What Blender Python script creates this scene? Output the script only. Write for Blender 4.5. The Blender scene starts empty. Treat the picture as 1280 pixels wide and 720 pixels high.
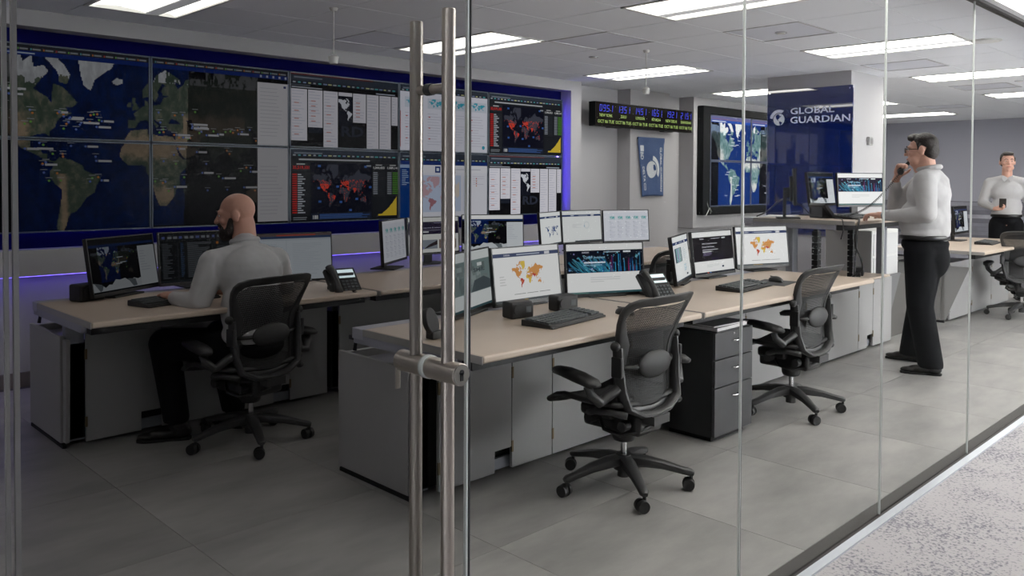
import bpy, bmesh, math, random
import numpy as np
from mathutils import Vector, Matrix
random.seed(7)
C = bpy.context.scene.collection
S = bpy.context.scene
PI = math.pi

# ------------------------------------------------------------------ camera
f, CAMH, ROLL = 1034.0, 1.42, 0.0045
PITCH = math.atan(24 / f)
YAW = math.atan2(1050, f)
fw = Vector((math.cos(YAW), math.sin(YAW), 0)); rt = Vector((math.sin(YAW), -math.cos(YAW), 0))
U0 = fw * math.sin(PITCH) + Vector((0, 0, 1)) * math.cos(PITCH)
F0 = fw * math.cos(PITCH) - Vector((0, 0, 1)) * math.sin(PITCH)
RR = rt * math.cos(ROLL) + U0 * math.sin(ROLL)
UU = U0 * math.cos(ROLL) - rt * math.sin(ROLL)
cd = bpy.data.cameras.new('camera'); cam = bpy.data.objects.new('camera', cd); C.objects.link(cam)
m = Matrix.Identity(4)
for i in range(3):
    m[i][0], m[i][1], m[i][2] = RR[i], UU[i], -F0[i]
m[0][3], m[1][3], m[2][3] = 0, 0, CAMH
cam.matrix_world = m
cd.sensor_fit = 'HORIZONTAL'; cd.sensor_width = 36; cd.lens = 36 * f / 1280
cd.shift_x = 0; cd.shift_y = -111 / 1280
cd.clip_start = .05; cd.clip_end = 100
S.camera = cam

# ------------------------------------------------------------------ world, exposure
w = bpy.data.worlds.new('world'); S.world = w; w.use_nodes = True
bg = w.node_tree.nodes['Background']; bg.inputs[0].default_value = (.98, .985, 1, 1); bg.inputs[1].default_value = 8.0
S.view_settings.view_transform = 'Standard'; S.view_settings.look = 'None'
S.view_settings.exposure = .4; S.view_settings.gamma = 1; S.view_settings.use_curve_mapping = False
# ceiling fixtures: strength by column of fixtures (the left end of the room is dimmed)
LIGHT_BY_COLUMN = {-1: 1.6, 0: 1.8, 1: 3.0, 2: 5.5, 3: 10, 4: 10, 5: 10}
ADDED_CORRIDOR_LIGHT = 16.0
LED_STRENGTH = 5.0

# ------------------------------------------------------------------ materials
MATS = {}
def lin(c):
    return tuple((v / 12.92 if v <= .04045 else ((v + .055) / 1.055) ** 2.4) for v in c)
def mat(name, col, rough=.5, metal=0, bump=None, noise=None, coat=0, spec=.5):
    """bump=(scale,strength); noise=(scale,amount)"""
    if name in MATS: return MATS[name]
    M = bpy.data.materials.new(name); M.use_nodes = True; MATS[name] = M
    nt = M.node_tree; b = nt.nodes['Principled BSDF']
    c = lin(col)
    b.inputs['Base Color'].default_value = (*c, 1); b.inputs['Roughness'].default_value = rough
    b.inputs['Metallic'].default_value = metal; b.inputs['Coat Weight'].default_value = coat
    b.inputs['Specular IOR Level'].default_value = spec
    tc = nt.nodes.new('ShaderNodeTexCoord')
    if noise:
        n = nt.nodes.new('ShaderNodeTexNoise'); n.inputs['Scale'].default_value = noise[0]; n.inputs['Detail'].default_value = 5
        nt.links.new(tc.outputs['Object'], n.inputs['Vector'])
        r = nt.nodes.new('ShaderNodeValToRGB'); a = noise[1]
        r.color_ramp.elements[0].position = .3; r.color_ramp.elements[1].position = .7
        r.color_ramp.elements[0].color = (*[v * (1 - a) for v in c], 1); r.color_ramp.elements[1].color = (*[min(1, v * (1 + a)) for v in c], 1)
        nt.links.new(n.outputs['Fac'], r.inputs['Fac']); nt.links.new(r.outputs['Color'], b.inputs['Base Color'])
    if bump:
        n = nt.nodes.new('ShaderNodeTexNoise'); n.inputs['Scale'].default_value = bump[0]; n.inputs['Detail'].default_value = bump[3] if len(bump) > 3 else 4
        nt.links.new(tc.outputs['Object'], n.inputs['Vector'])
        bp = nt.nodes.new('ShaderNodeBump'); bp.inputs['Strength'].default_value = bump[1]; bp.inputs['Distance'].default_value = bump[2] if len(bump) > 2 else .02
        nt.links.new(n.outputs['Fac'], bp.inputs['Height']); nt.links.new(bp.outputs['Normal'], b.inputs['Normal'])
    return M
def emit(name, col, strength):
    if name in MATS: return MATS[name]
    M = bpy.data.materials.new(name); M.use_nodes = True; MATS[name] = M
    b = M.node_tree.nodes['Principled BSDF']
    b.inputs['Base Color'].default_value = (.8, .8, .8, 1)
    b.inputs['Emission Color'].default_value = (*lin(col), 1); b.inputs['Emission Strength'].default_value = strength
    return M
def screen_mat(level):
    """a lit screen: colours come from the picture's own colour attribute"""
    name = 'lit_screen_%03d' % round(level * 100)
    if name in MATS: return MATS[name]
    M = bpy.data.materials.new(name); M.use_nodes = True; MATS[name] = M
    nt = M.node_tree; b = nt.nodes['Principled BSDF']
    a = nt.nodes.new('ShaderNodeVertexColor'); a.layer_name = 'Col'
    b.inputs['Base Color'].default_value = (.004, .004, .005, 1); b.inputs['Roughness'].default_value = .25; b.inputs['Specular IOR Level'].default_value = .02
    nt.links.new(a.outputs['Color'], b.inputs['Emission Color'])
    b.inputs['Emission Strength'].default_value = lin((level, 0, 0))[0] / lin((1, 0, 0))[0] / 2 ** S.view_settings.exposure
    return M
def print_mat(name='flat_print', rough=.5):
    """flat print on a real surface, colours from the print's own colour attribute"""
    if name in MATS: return MATS[name]
    M = bpy.data.materials.new(name); M.use_nodes = True; MATS[name] = M
    nt = M.node_tree; b = nt.nodes['Principled BSDF']
    a = nt.nodes.new('ShaderNodeVertexColor'); a.layer_name = 'Col'
    nt.links.new(a.outputs['Color'], b.inputs['Base Color']); b.inputs['Roughness'].default_value = rough; b.inputs['Specular IOR Level'].default_value = .05
    return M
def glass_mat(name, tint, ior=1.45, rough=0):
    if name in MATS: return MATS[name]
    M = bpy.data.materials.new(name); M.use_nodes = True; MATS[name] = M
    nt = M.node_tree; nt.nodes.remove(nt.nodes['Principled BSDF'])
    out = nt.nodes['Material Output']
    t = nt.nodes.new('ShaderNodeBsdfTransparent'); t.inputs[0].default_value = (*tint, 1)
    g = nt.nodes.new('ShaderNodeBsdfGlossy'); g.inputs['Roughness'].default_value = rough; g.inputs[0].default_value = (.9, .95, .95, 1)
    fr = nt.nodes.new('ShaderNodeFresnel')
    ge = nt.nodes.new('ShaderNodeNewGeometry'); io = nt.nodes.new('ShaderNodeMix'); io.inputs[2].default_value = ior; io.inputs[3].default_value = 1 / ior
    nt.links.new(ge.outputs['Backfacing'], io.inputs[0]); nt.links.new(io.outputs[0], fr.inputs[0])      # the leaving face reflects like the entering one
    mx = nt.nodes.new('ShaderNodeMixShader')
    nt.links.new(fr.outputs[0], mx.inputs[0]); nt.links.new(t.outputs[0], mx.inputs[1]); nt.links.new(g.outputs[0], mx.inputs[2])
    nt.links.new(mx.outputs[0], out.inputs[0])
    return M
def mesh_fabric(name, col, scale, open_part):
    """woven see-through seat mesh: small regular holes"""
    if name in MATS: return MATS[name]
    M = bpy.data.materials.new(name); M.use_nodes = True; MATS[name] = M
    nt = M.node_tree; b = nt.nodes['Principled BSDF']; out = nt.nodes['Material Output']
    b.inputs['Base Color'].default_value = (*lin(col), 1); b.inputs['Roughness'].default_value = .6
    tc = nt.nodes.new('ShaderNodeTexCoord')
    ws = []
    for d in ('X', 'Z'):
        wv = nt.nodes.new('ShaderNodeTexWave'); wv.wave_type = 'BANDS'; wv.bands_direction = d; wv.inputs['Scale'].default_value = scale
        nt.links.new(tc.outputs['Object'], wv.inputs['Vector']); ws.append(wv)
    mul = nt.nodes.new('ShaderNodeMath'); mul.operation = 'MULTIPLY'
    nt.links.new(ws[0].outputs['Fac'], mul.inputs[0]); nt.links.new(ws[1].outputs['Fac'], mul.inputs[1])
    gt = nt.nodes.new('ShaderNodeMath'); gt.operation = 'GREATER_THAN'; gt.inputs[1].default_value = 1 - open_part
    nt.links.new(mul.outputs[0], gt.inputs[0])
    t = nt.nodes.new('ShaderNodeBsdfTransparent'); mx = nt.nodes.new('ShaderNodeMixShader')
    nt.links.new(gt.outputs[0], mx.inputs[0]); nt.links.new(b.outputs[0], mx.inputs[1]); nt.links.new(t.outputs[0], mx.inputs[2])
    nt.links.new(mx.outputs[0], out.inputs[0])
    return M
def floor_mat(name, c1, c2, scale, rough, stretch=(1, 1, 1), coat=0):
    if name in MATS: return MATS[name]
    M = bpy.data.materials.new(name); M.use_nodes = True; MATS[name] = M
    nt = M.node_tree; b = nt.nodes['Principled BSDF']
    ge = nt.nodes.new('ShaderNodeNewGeometry'); mp = nt.nodes.new('ShaderNodeMapping'); mp.inputs['Scale'].default_value = stretch
    oi = nt.nodes.new('ShaderNodeObjectInfo')
    nt.links.new(ge.outputs['Position'], mp.inputs['Vector'])
    n = nt.nodes.new('ShaderNodeTexNoise'); n.inputs['Scale'].default_value = scale; n.inputs['Detail'].default_value = 8; n.inputs['Roughness'].default_value = .62
    n.noise_dimensions = '4D'
    nt.links.new(mp.outputs[0], n.inputs['Vector'])
    mm = nt.nodes.new('ShaderNodeMath'); mm.operation = 'MULTIPLY'; mm.inputs[1].default_value = 9
    nt.links.new(oi.outputs['Random'], mm.inputs[0]); nt.links.new(mm.outputs[0], n.inputs['W'])
    r = nt.nodes.new('ShaderNodeValToRGB'); r.color_ramp.elements[0].position = .32; r.color_ramp.elements[1].position = .68
    r.color_ramp.elements[0].color = (*lin(c1), 1); r.color_ramp.elements[1].color = (*lin(c2), 1)
    nt.links.new(n.outputs['Fac'], r.inputs['Fac']); nt.links.new(r.outputs['Color'], b.inputs['Base Color'])
    b.inputs['Roughness'].default_value = rough
    bp = nt.nodes.new('ShaderNodeBump'); bp.inputs['Strength'].default_value = .05; bp.inputs['Distance'].default_value = .005
    nt.links.new(n.outputs['Fac'], bp.inputs['Height']); nt.links.new(bp.outputs['Normal'], b.inputs['Normal'])
    return M
def carpet_mat():
    M = bpy.data.materials.new('carpet'); M.use_nodes = True; nt = M.node_tree; b = nt.nodes['Principled BSDF']
    ge = nt.nodes.new('ShaderNodeNewGeometry')
    n1 = nt.nodes.new('ShaderNodeTexNoise'); n1.inputs['Scale'].default_value = 3.2; n1.inputs['Detail'].default_value = 6
    n2 = nt.nodes.new('ShaderNodeTexNoise'); n2.inputs['Scale'].default_value = 85; n2.inputs['Detail'].default_value = 3
    for n in (n1, n2): nt.links.new(ge.outputs['Position'], n.inputs['Vector'])
    mu = nt.nodes.new('ShaderNodeMath'); mu.operation = 'MULTIPLY_ADD'; mu.inputs[1].default_value = .55
    ad = nt.nodes.new('ShaderNodeMath'); ad.operation = 'MULTIPLY'; ad.inputs[1].default_value = 1.1
    nt.links.new(n1.outputs['Fac'], mu.inputs[0]); nt.links.new(n2.outputs['Fac'], ad.inputs[0]); nt.links.new(ad.outputs[0], mu.inputs[2])
    r = nt.nodes.new('ShaderNodeValToRGB')
    r.color_ramp.elements[0].position = .55; r.color_ramp.elements[0].color = (*lin((.64, .63, .635)), 1)
    r.color_ramp.elements[1].position = 1.12; r.color_ramp.elements[1].color = (*lin((.44, .44, .47)), 1)
    e = r.color_ramp.elements.new(.84); e.color = (*lin((.64, .63, .635)), 1)
    nt.links.new(mu.outputs[0], r.inputs['Fac']); nt.links.new(r.outputs['Color'], b.inputs['Base Color'])
    b.inputs['Roughness'].default_value = .95
    bp = nt.nodes.new('ShaderNodeBump'); bp.inputs['Strength'].default_value = .5; bp.inputs['Distance'].default_value = .004
    nt.links.new(n2.outputs['Fac'], bp.inputs['Height']); nt.links.new(bp.outputs['Normal'], b.inputs['Normal'])
    return M

WALL = mat('white_wall_paint', (.68, .675, .685), .75, bump=(60, .03))
FARWALL = mat('grey_wall_paint', (.60, .60, .64), .75)
CEIL = mat('ceiling_tile_white', (.935, .945, .97), .9, bump=(150, .12))
GRIDM = mat('ceiling_grid_white', (.78, .78, .80), .6)
VENTM = mat('vent_grey', (.87, .88, .92), .8)
WHITEP = mat('white_plastic', (.85, .85, .84), .4)
STEEL = mat('brushed_steel', (.72, .69, .66), .30, 1, bump=(40, .02))
ALU = mat('aluminium', (.80, .82, .85), .35, .8)
GREYMET = mat('grey_metal', (.52, .53, .56), .4, .3)
DARKMET = mat('dark_metal', (.16, .16, .17), .45, .5)
BLACK = mat('black_plastic', (.105, .105, .11), .42)
BLACK2 = mat('black_soft_plastic', (.15, .15, .155), .55)
CHAIRM = mat('graphite_plastic', (.205, .205, .21), .42)
DARK = mat('dark_void', (.05, .05, .055), .8)
LAM = mat('cream_laminate', (.73, .665, .605), .38, noise=(3, .05))
LAMEDGE = mat('cream_edge_band', (.74, .69, .63), .4)
PANEL = mat('grey_laminate', (.57, .565, .565), .5, noise=(1.5, .04))
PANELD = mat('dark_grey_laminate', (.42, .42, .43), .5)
NAVYGLOW = mat('navy_glow_back_panel', (.02, .03, .30), .8, spec=.1)  # navy panel with the LED strips' blue glow put into its colour
FRAMEBLK = mat('satin_black_frame', (.075, .08, .09), .5, spec=.12)
BEZEL = mat('display_bezel', (.26, .31, .36), .45)
SHIRT = mat('white_shirt_cotton', (.67, .665, .67), .8, bump=(9, .4, .04, 1.5))
TROUS = mat('navy_trouser_cloth', (.045, .048, .062), .85, noise=(5, .2), spec=.15)
LEATHER = mat('black_leather', (.055, .05, .05), .3)
SKIN = mat('skin', (.78, .60, .53), .5, bump=(60, .05))
SKIN2 = mat('skin_tan', (.72, .54, .47), .45, bump=(60, .05))
HAIRM = mat('dark_brown_hair', (.15, .12, .11), .55, bump=(90, .4))
EYEW = mat('eye_white', (.9, .9, .9), .2)
LIP = mat('lip', (.66, .40, .37), .5)
FABNAVY = mat('navy_banner_cloth', (.255, .34, .50), .85, bump=(14, .35))
PAPER = mat('paper_white', (.88, .87, .87), .8)
BLKLAM = mat('black_woodgrain', (.10, .10, .11), .35, noise=(8, .3))
BLKLAM2 = mat('charcoal_drawer_front', (.21, .21, .225), .4, noise=(8, .15))
BRASS = mat('brass_hinge', (.42, .36, .27), .4, .7)
CHROME = mat('chrome', (.85, .85, .86), .15, 1)
# ------------------------------------------------------------------ mesh helpers
class MB:
    """collects simple shapes and links them as ONE mesh object"""
    def __init__(s): s.v = []; s.f = []; s.mi = []
    def add(s, vs, fs, mi=0):
        o = len(s.v); s.v += [tuple(v) for v in vs]; s.f += [tuple(i + o for i in q) for q in fs]; s.mi += [mi] * len(fs); return s
    def box(s, x0, x1, y0, y1, z0, z1, mi=0, M=None):
        vs = [Vector((x, y, z)) for z in (z0, z1) for y in (y0, y1) for x in (x0, x1)]
        if M is not None: vs = [M @ v for v in vs]
        return s.add(vs, [(0, 2, 3, 1), (4, 5, 7, 6), (0, 1, 5, 4), (2, 6, 7, 3), (0, 4, 6, 2), (1, 3, 7, 5)], mi)
    def cyl(s, p0, p1, r0, r1=None, n=16, mi=0, caps=True):
        p0, p1 = Vector(p0), Vector(p1); r1 = r0 if r1 is None else r1
        d = (p1 - p0).normalized(); a = d.orthogonal().normalized(); b = d.cross(a)
        vs = []
        for p, r in ((p0, r0), (p1, r1)):
            vs += [p + (a * math.cos(2 * PI * i / n) + b * math.sin(2 * PI * i / n)) * r for i in range(n)]
        fs = [(i, (i + 1) % n, n + (i + 1) % n, n + i) for i in range(n)]
        if caps: fs += [tuple(range(n))[::-1], tuple(range(n, 2 * n))]
        return s.add(vs, fs, mi)
    def sweep(s, pts, radii, up=(0, 0, 1), n=10, closed=False, mi=0, power=2.0):
        """tube with elliptical section; radii item = r or (r_side, r_up)"""
        pts = [Vector(p) for p in pts]; up = Vector(up); N = len(pts); vs = []
        for i, p in enumerate(pts):
            if closed: d = pts[(i + 1) % N] - pts[i - 1]
            else: d = pts[min(i + 1, N - 1)] - pts[max(i - 1, 0)]
            d.normalize(); sd = d.cross(up)
            if sd.length < 1e-4: sd = d.orthogonal()
            sd.normalize(); u = sd.cross(d)
            r = radii[i] if isinstance(radii, list) else radii
            ra, rb = (r if isinstance(r, tuple) else (r, r))
            for k in range(n):
                c, q = math.cos(2 * PI * k / n), math.sin(2 * PI * k / n)
                c = math.copysign(abs(c) ** (2 / power), c); q = math.copysign(abs(q) ** (2 / power), q)
                vs.append(p + sd * c * ra + u * q * rb)
        fs = []
        for i in range(N if closed else N - 1):
            j = (i + 1) % N
            fs += [(i * n + k, i * n + (k + 1) % n, j * n + (k + 1) % n, j * n + k) for k in range(n)]
        if not closed: fs += [tuple(range(n))[::-1], tuple((N - 1) * n + k for k in range(n))]
        return s.add(vs, fs, mi)
    def prism(s, poly, O, A, B, T, mi=0):
        """polygon (a,b) at O + a*A + b*B, pushed out by the vector T"""
        O, A, B, T = map(Vector, (O, A, B, T)); n = len(poly)
        vs = [O + A * a + B * b for a, b in poly]; vs += [v + T for v in vs]
        return s.add(vs, [tuple(range(n))[::-1], tuple(range(n, 2 * n))] + [(i, (i + 1) % n, n + (i + 1) % n, n + i) for i in range(n)], mi)
    def ell(s, c, r, n=14, M=None, mi=0):
        c = Vector(c); vs = []; m_ = n // 2
        for i in range(m_ + 1):
            t = PI * i / m_
            for k in range(n):
                a = 2 * PI * k / n
                v = Vector((r[0] * math.sin(t) * math.cos(a), r[1] * math.sin(t) * math.sin(a), r[2] * math.cos(t)))
                vs.append(c + (M @ v if M is not None else v))
        fs = [(i * n + k, (i + 1) * n + k, (i + 1) * n + (k + 1) % n, i * n + (k + 1) % n) for i in range(m_) for k in range(n)]
        return s.add(vs, fs, mi)
    def grid(s, fn, nu, nv, mi=0):
        vs = [fn(i / nu, j / nv) for j in range(nv + 1) for i in range(nu + 1)]
        return s.add(vs, [(j * (nu + 1) + i, j * (nu + 1) + i + 1, (j + 1) * (nu + 1) + i + 1, (j + 1) * (nu + 1) + i) for j in range(nv) for i in range(nu)], mi)
    def build(s, name, mats, parent=None, bevel=0, smooth=False, seg=2, solid=0, loc=None):
        me = bpy.data.meshes.new(name); me.from_pydata(s.v, [], s.f)
        if not isinstance(mats, (list, tuple)): mats = [mats]
        for M_ in mats: me.materials.append(M_)
        me.polygons.foreach_set('material_index', s.mi)
        bm = bmesh.new(); bm.from_mesh(me); bmesh.ops.remove_doubles(bm, verts=bm.verts, dist=1e-5)
        bmesh.ops.recalc_face_normals(bm, faces=bm.faces); bm.to_mesh(me); bm.free()
        if smooth:
            me.polygons.foreach_set('use_smooth', [True] * len(me.polygons))
            if smooth != 'all': me.set_sharp_from_angle(angle=math.radians(40))
        o = bpy.data.objects.new(name, me); C.objects.link(o)
        if parent is not None: o.parent = parent
        if loc is not None: o.location = loc
        if bevel:
            b = o.modifiers.new('bevel', 'BEVEL'); b.width = bevel; b.segments = seg; b.limit_method = 'ANGLE'; b.angle_limit = math.radians(35)
        if solid:
            b = o.modifiers.new('solid', 'SOLIDIFY'); b.thickness = solid; b.offset = 0
        return o
def thing(name, label, cat, loc=(0, 0, 0), rz=0, group=None):
    o = bpy.data.objects.new(name, None); C.objects.link(o); o.empty_display_size = .1
    o.location = loc; o.rotation_euler = (0, 0, rz); o['label'] = label; o['category'] = cat
    if group: o['group'] = group
    return o
def tag(o, label, cat, group=None):
    o['label'] = label; o['category'] = cat
    if group: o['group'] = group
    return o
def struct(o): o['kind'] = 'structure'; return o
def stuff(o): o['kind'] = 'stuff'; return o
def copy_tree(o, parent=None):
    c = o.copy(); C.objects.link(c)
    if parent is not None: c.parent = parent
    for ch in list(o.children): copy_tree(ch, c)
    return c
def boxobj(name, m_, x0, x1, y0, y1, z0, z1, parent=None, bevel=0):
    return MB().box(x0, x1, y0, y1, z0, z1).build(name, m_, parent, bevel)
def text_geo(s, width=None, cap=.05, bold=0, slant=0, space=1.0):
    """flat outline letters: returns 2-D verts and faces, lower-left at the origin, capitals cap high"""
    cu = bpy.data.curves.new('t', 'FONT'); cu.body = s; cu.size = 1; cu.offset = bold; cu.shear = slant; cu.space_character = space; cu.resolution_u = 2
    o = bpy.data.objects.new('t', cu); C.objects.link(o)
    dg = bpy.context.evaluated_depsgraph_get(); me = bpy.data.meshes.new_from_object(o.evaluated_get(dg))
    vs = np.array([v.co[:2] for v in me.vertices]) if len(me.vertices) else np.zeros((1, 2))
    fs = [tuple(p.vertices) for p in me.polygons]
    bpy.data.objects.remove(o); bpy.data.curves.remove(cu); bpy.data.meshes.remove(me)
    lo = vs.min(0); hi = vs.max(0); k = cap / max(1e-6, hi[1] - lo[1])
    kx = k if width is None else width / max(1e-6, hi[0] - lo[0])
    return (vs - lo) * np.array([kx, k]), fs

# ------------------------------------------------------------------ pictures shown on screens (flat coloured mesh)
POLY = dict(
 na=[(-168,66),(-162,70),(-156,71),(-140,70),(-128,70),(-115,69),(-108,68),(-95,72),(-94,68),(-85,69),(-81,67),(-87,64),(-94,59),(-88,57),(-82,55),(-79,52),(-78,58),(-77,62),(-70,61),(-65,59),(-62,57),(-56,53),(-60,50),(-66,50),(-65,47),(-61,46),(-66,44),(-70,43),(-74,40),(-76,35),(-81,31),(-80,26),(-82,28),(-84,30),(-90,29),(-97,27),(-97,22),(-94,18),(-91,19),(-87,21),(-88,16),(-83,15),(-83,10),(-77,8),(-80,7),(-85,10),(-92,14),(-96,16),(-105,20),(-109,25),(-113,31),(-114,28),(-110,23),(-112,25),(-116,31),(-120,34),(-124,40),(-124,47),(-130,54),(-137,58),(-146,61),(-152,59),(-158,57),(-164,55),(-157,59),(-165,61),(-161,64)],
 baffin=[(-62,66),(-68,70),(-78,73),(-88,73),(-80,70),(-73,67),(-72,63),(-65,62)], vict=[(-116,73),(-106,73),(-102,69),(-113,68),(-118,71)],
 elle=[(-90,76),(-88,80),(-70,83),(-62,82),(-76,78),(-80,76)], devon=[(-95,77),(-110,78),(-115,75),(-98,74)],
 green=[(-73,78),(-60,82),(-35,83.5),(-20,81),(-20,74),(-24,70),(-32,68),(-40,65),(-44,60),(-50,62),(-53,67),(-54,70),(-58,75),(-68,76)],
 sa=[(-77,8),(-72,12),(-62,10),(-52,5),(-50,0),(-44,-3),(-37,-5),(-35,-8),(-39,-15),(-41,-22),(-48,-26),(-53,-33),(-58,-38),(-62,-39),(-65,-43),(-66,-47),(-69,-51),(-66,-55),(-72,-53),(-75,-48),(-73,-40),(-71,-30),(-70,-19),(-76,-14),(-81,-6),(-80,-1),(-77,4)],
 afr=[(-6,35),(10,37),(11,33),(20,31),(25,32),(32,31),(35,28),(37,22),(39,16),(43,12),(51,12),(47,4),(41,-2),(39,-8),(40,-15),(35,-20),(35,-24),(32,-28),(27,-34),(19,-35),(15,-27),(12,-17),(13,-8),(9,-1),(9,4),(4,6),(-5,5),(-9,5),(-13,9),(-17,14),(-16,21),(-12,27),(-9,32)],
 mad=[(49,-12),(50,-16),(47,-25),(44,-23),(44,-17)],
 eur=[(-9,37),(-9,43),(-2,43),(-1,46),(-4,48),(2,51),(8,54),(8,57),(11,56),(12,54),(20,55),(23,59),(29,60),(22,60),(21,63),(25,65),(22,66),(17,62),(18,60),(14,56),(11,59),(6,58),(5,62),(12,66),(16,69),(25,71),(31,70),(40,68),(41,66),(34,67),(38,64),(44,66),(46,68),(54,69),(60,69),(68,69),(68,72),(73,72),(75,68),(78,72),(87,75),(104,78),(113,74),(128,72),(140,73),(160,70),(170,69),(180,68),(180,65),(177,63),(170,60),(163,59),(162,56),(157,51),(156,57),(163,62),(155,60),(142,59),(135,54),(141,52),(139,47),(132,43),(128,40),(129,35),(126,35),(125,39),(121,40),(118,38),(122,37),(119,34),(122,30),(118,24),(110,21),(108,21),(106,18),(109,13),(106,9),(105,10),(101,13),(99,10),(103,4),(104,1),(101,3),(98,8),(98,15),(94,17),(91,22),(87,21),(80,15),(80,12),(77,8),(73,17),(72,21),(67,24),(62,25),(57,26),(54,27),(50,30),(48,30),(52,24),(56,25),(59,22),(55,17),(45,13),(43,15),(39,21),(35,28),(35,32),(36,36),(30,36),(27,37),(26,40),(23,40),(24,38),(22,37),(19,42),(14,45),(12,44),(18,40),(16,38),(12,42),(9,44),(3,43),(0,40),(-2,37)],
 uk=[(-5,50),(1,51),(1,53),(-2,56),(-2,58),(-5,58),(-5,55),(-3,54),(-5,52)], ire=[(-10,52),(-6,52),(-6,55),(-9,54.5)],
 ice=[(-24,65),(-20,66.5),(-14,66),(-14,64.5),(-19,63.4),(-23,64)], jap=[(130,32),(135,34),(140,35),(142,40),(145,43),(142,45),(140,41),(137,37),(132,35)],
 suma=[(95,5),(99,3),(104,-2),(106,-6),(102,-4),(98,1)], java=[(106,-6),(114,-7),(114,-8.5),(106,-7.5)], born=[(109,1),(113,4),(117,7),(119,5),(117,1),(116,-4),(111,-3)],
 sula=[(120,0),(125,1),(121,-1),(123,-5),(120,-5)], ng=[(131,-1),(138,-2),(145,-4),(150,-10),(143,-9),(138,-8),(133,-4)],
 aus=[(114,-22),(114,-34),(118,-35),(124,-33),(131,-31),(136,-35),(140,-38),(147,-39),(151,-34),(153,-27),(146,-19),(143,-11),(141,-17),(136,-15),(136,-12),(131,-12),(126,-14),(122,-18)],
 nz=[(173,-35),(178,-38),(174,-42),(168,-46),(170,-43),(175,-40)], nov=[(52,71),(56,74),(66,77),(60,75),(55,71)], cuba=[(-85,22),(-75,20),(-77,20),(-84,21.5)], phil=[(120,18),(122,18),(126,8),(122,7),(121,13)],
)
HOLES = [[(28,42),(30,46),(36,45),(41,42),(35,42)], [(47,45),(53,46),(53,41),(54,37),(50,37),(49,41)]]
def inpoly(x, y, P):
    r = np.zeros(x.shape, bool); n = len(P)
    for i in range(n):
        (x1, y1), (x2, y2) = P[i], P[i - 1]
        if y1 == y2: continue
        r ^= ((y1 > y) != (y2 > y)) & (x < (x2 - x1) * (y - y1) / (y2 - y1) + x1)
    return r
def merc(lat): return np.log(np.tan(PI / 4 + np.radians(lat) / 2))
def imerc(v): return np.degrees(2 * np.arctan(np.exp(v)) - PI / 2)
def region(lon, lat):
    """index array: 0 sea, otherwise 1 + index of the land outline"""
    r = np.zeros(lon.shape, int)
    for i, (k, P) in enumerate(POLY.items()): r[inpoly(lon, lat, P)] = i + 1
    for H in HOLES: r[inpoly(lon, lat, H)] = 0
    return r
KEYS = {k: i + 1 for i, k in enumerate(POLY)}
RNG = np.random.RandomState(3)
LATT = RNG.rand(64, 64)
def vnoise(x, y):
    xi, yi = np.floor(x).astype(int), np.floor(y).astype(int); fx, fy = x - xi, y - yi
    fx, fy = fx * fx * (3 - 2 * fx), fy * fy * (3 - 2 * fy)
    g = lambda a, b: LATT[a % 64, b % 64]
    return (g(xi, yi) * (1 - fx) + g(xi + 1, yi) * fx) * (1 - fy) + (g(xi, yi + 1) * (1 - fx) + g(xi + 1, yi + 1) * fx) * fy
def satellite(lon, lat, night=True, bright=1.0):
    reg = region(lon, lat); n = vnoise(lon / 4, lat / 4) * .6 + vnoise(lon / 1.3 + 9, lat / 1.3) * .4
    sea = np.stack([.02 + .02 * n, .06 + .12 * n, .19 + .25 * n], -1)
    col = sea.copy()
    green = np.stack([.24 + .20 * n, .31 + .16 * n, .26 + .16 * n], -1)
    tan_ = np.stack([.60 + .15 * n, .53 + .13 * n, .45 + .1 * n], -1)
    ice = np.stack([.70 + .2 * n, .71 + .2 * n, .73 + .2 * n], -1)
    land = reg > 0
    col[land] = green[land]
    g_ = lambda c, w_: np.exp(-((lat - c) / w_) ** 2)
    dry = g_(23, 11) * ((lon > -20) & (lon < 62)) + g_(-25, 9) * ((lon > 9) & (lon < 33)) + g_(33, 12) * np.clip((-92 - lon) / 12, 0, 1) + ((reg == KEYS['sa']) & (lat < -4)) * np.exp(-((lon + 69 + (lat + 20) * .05) / 3.5) ** 2) + (reg == KEYS['aus']) * .9 + g_(42, 7) * ((lon > 44) & (lon < 112))
    tt = np.clip(dry * 1.35 + (n - .5) * .9, 0, 1)[..., None]
    col[land] = (green * (1 - tt) + tan_ * tt)[land]
    des = (lat > 99) & land & (((lat > 13 + 3 * n) & (lat < 34) & (lon > -18) & (lon < 62)) | ((lon < -98 + 6 * n) & (lat < 42) & (lat > 20)) | ((reg == KEYS['sa']) & (lon < -66 - lat * .06 + 3 * n) & (lat < -6)) | (reg == KEYS['aus']) | ((lat < -17) & (lat > -33) & (lon > 10) & (lon < 27)) | ((lat > 35) & (lat < 48) & (lon > 44) & (lon < 110) & (n > .4)))
    col[des] = tan_[des]
    icy = land & ((reg == KEYS['green']) | (reg == KEYS['ice']) | ((lat > 60 + 8 * n) & (lon < -55)) | ((lat > 66) & (n > .45)))
    col[icy] = ice[icy]
    if night:
        nt_ = (lon > 46 + lat * .05) | (lon < -118 - lat * .05 + 8)
        col[nt_ & ~land] = (.015, .015, .035)
        k = nt_ & land; col[k] = col[k] * .45
    return np.clip(col * bright, 0, 1), reg
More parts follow.
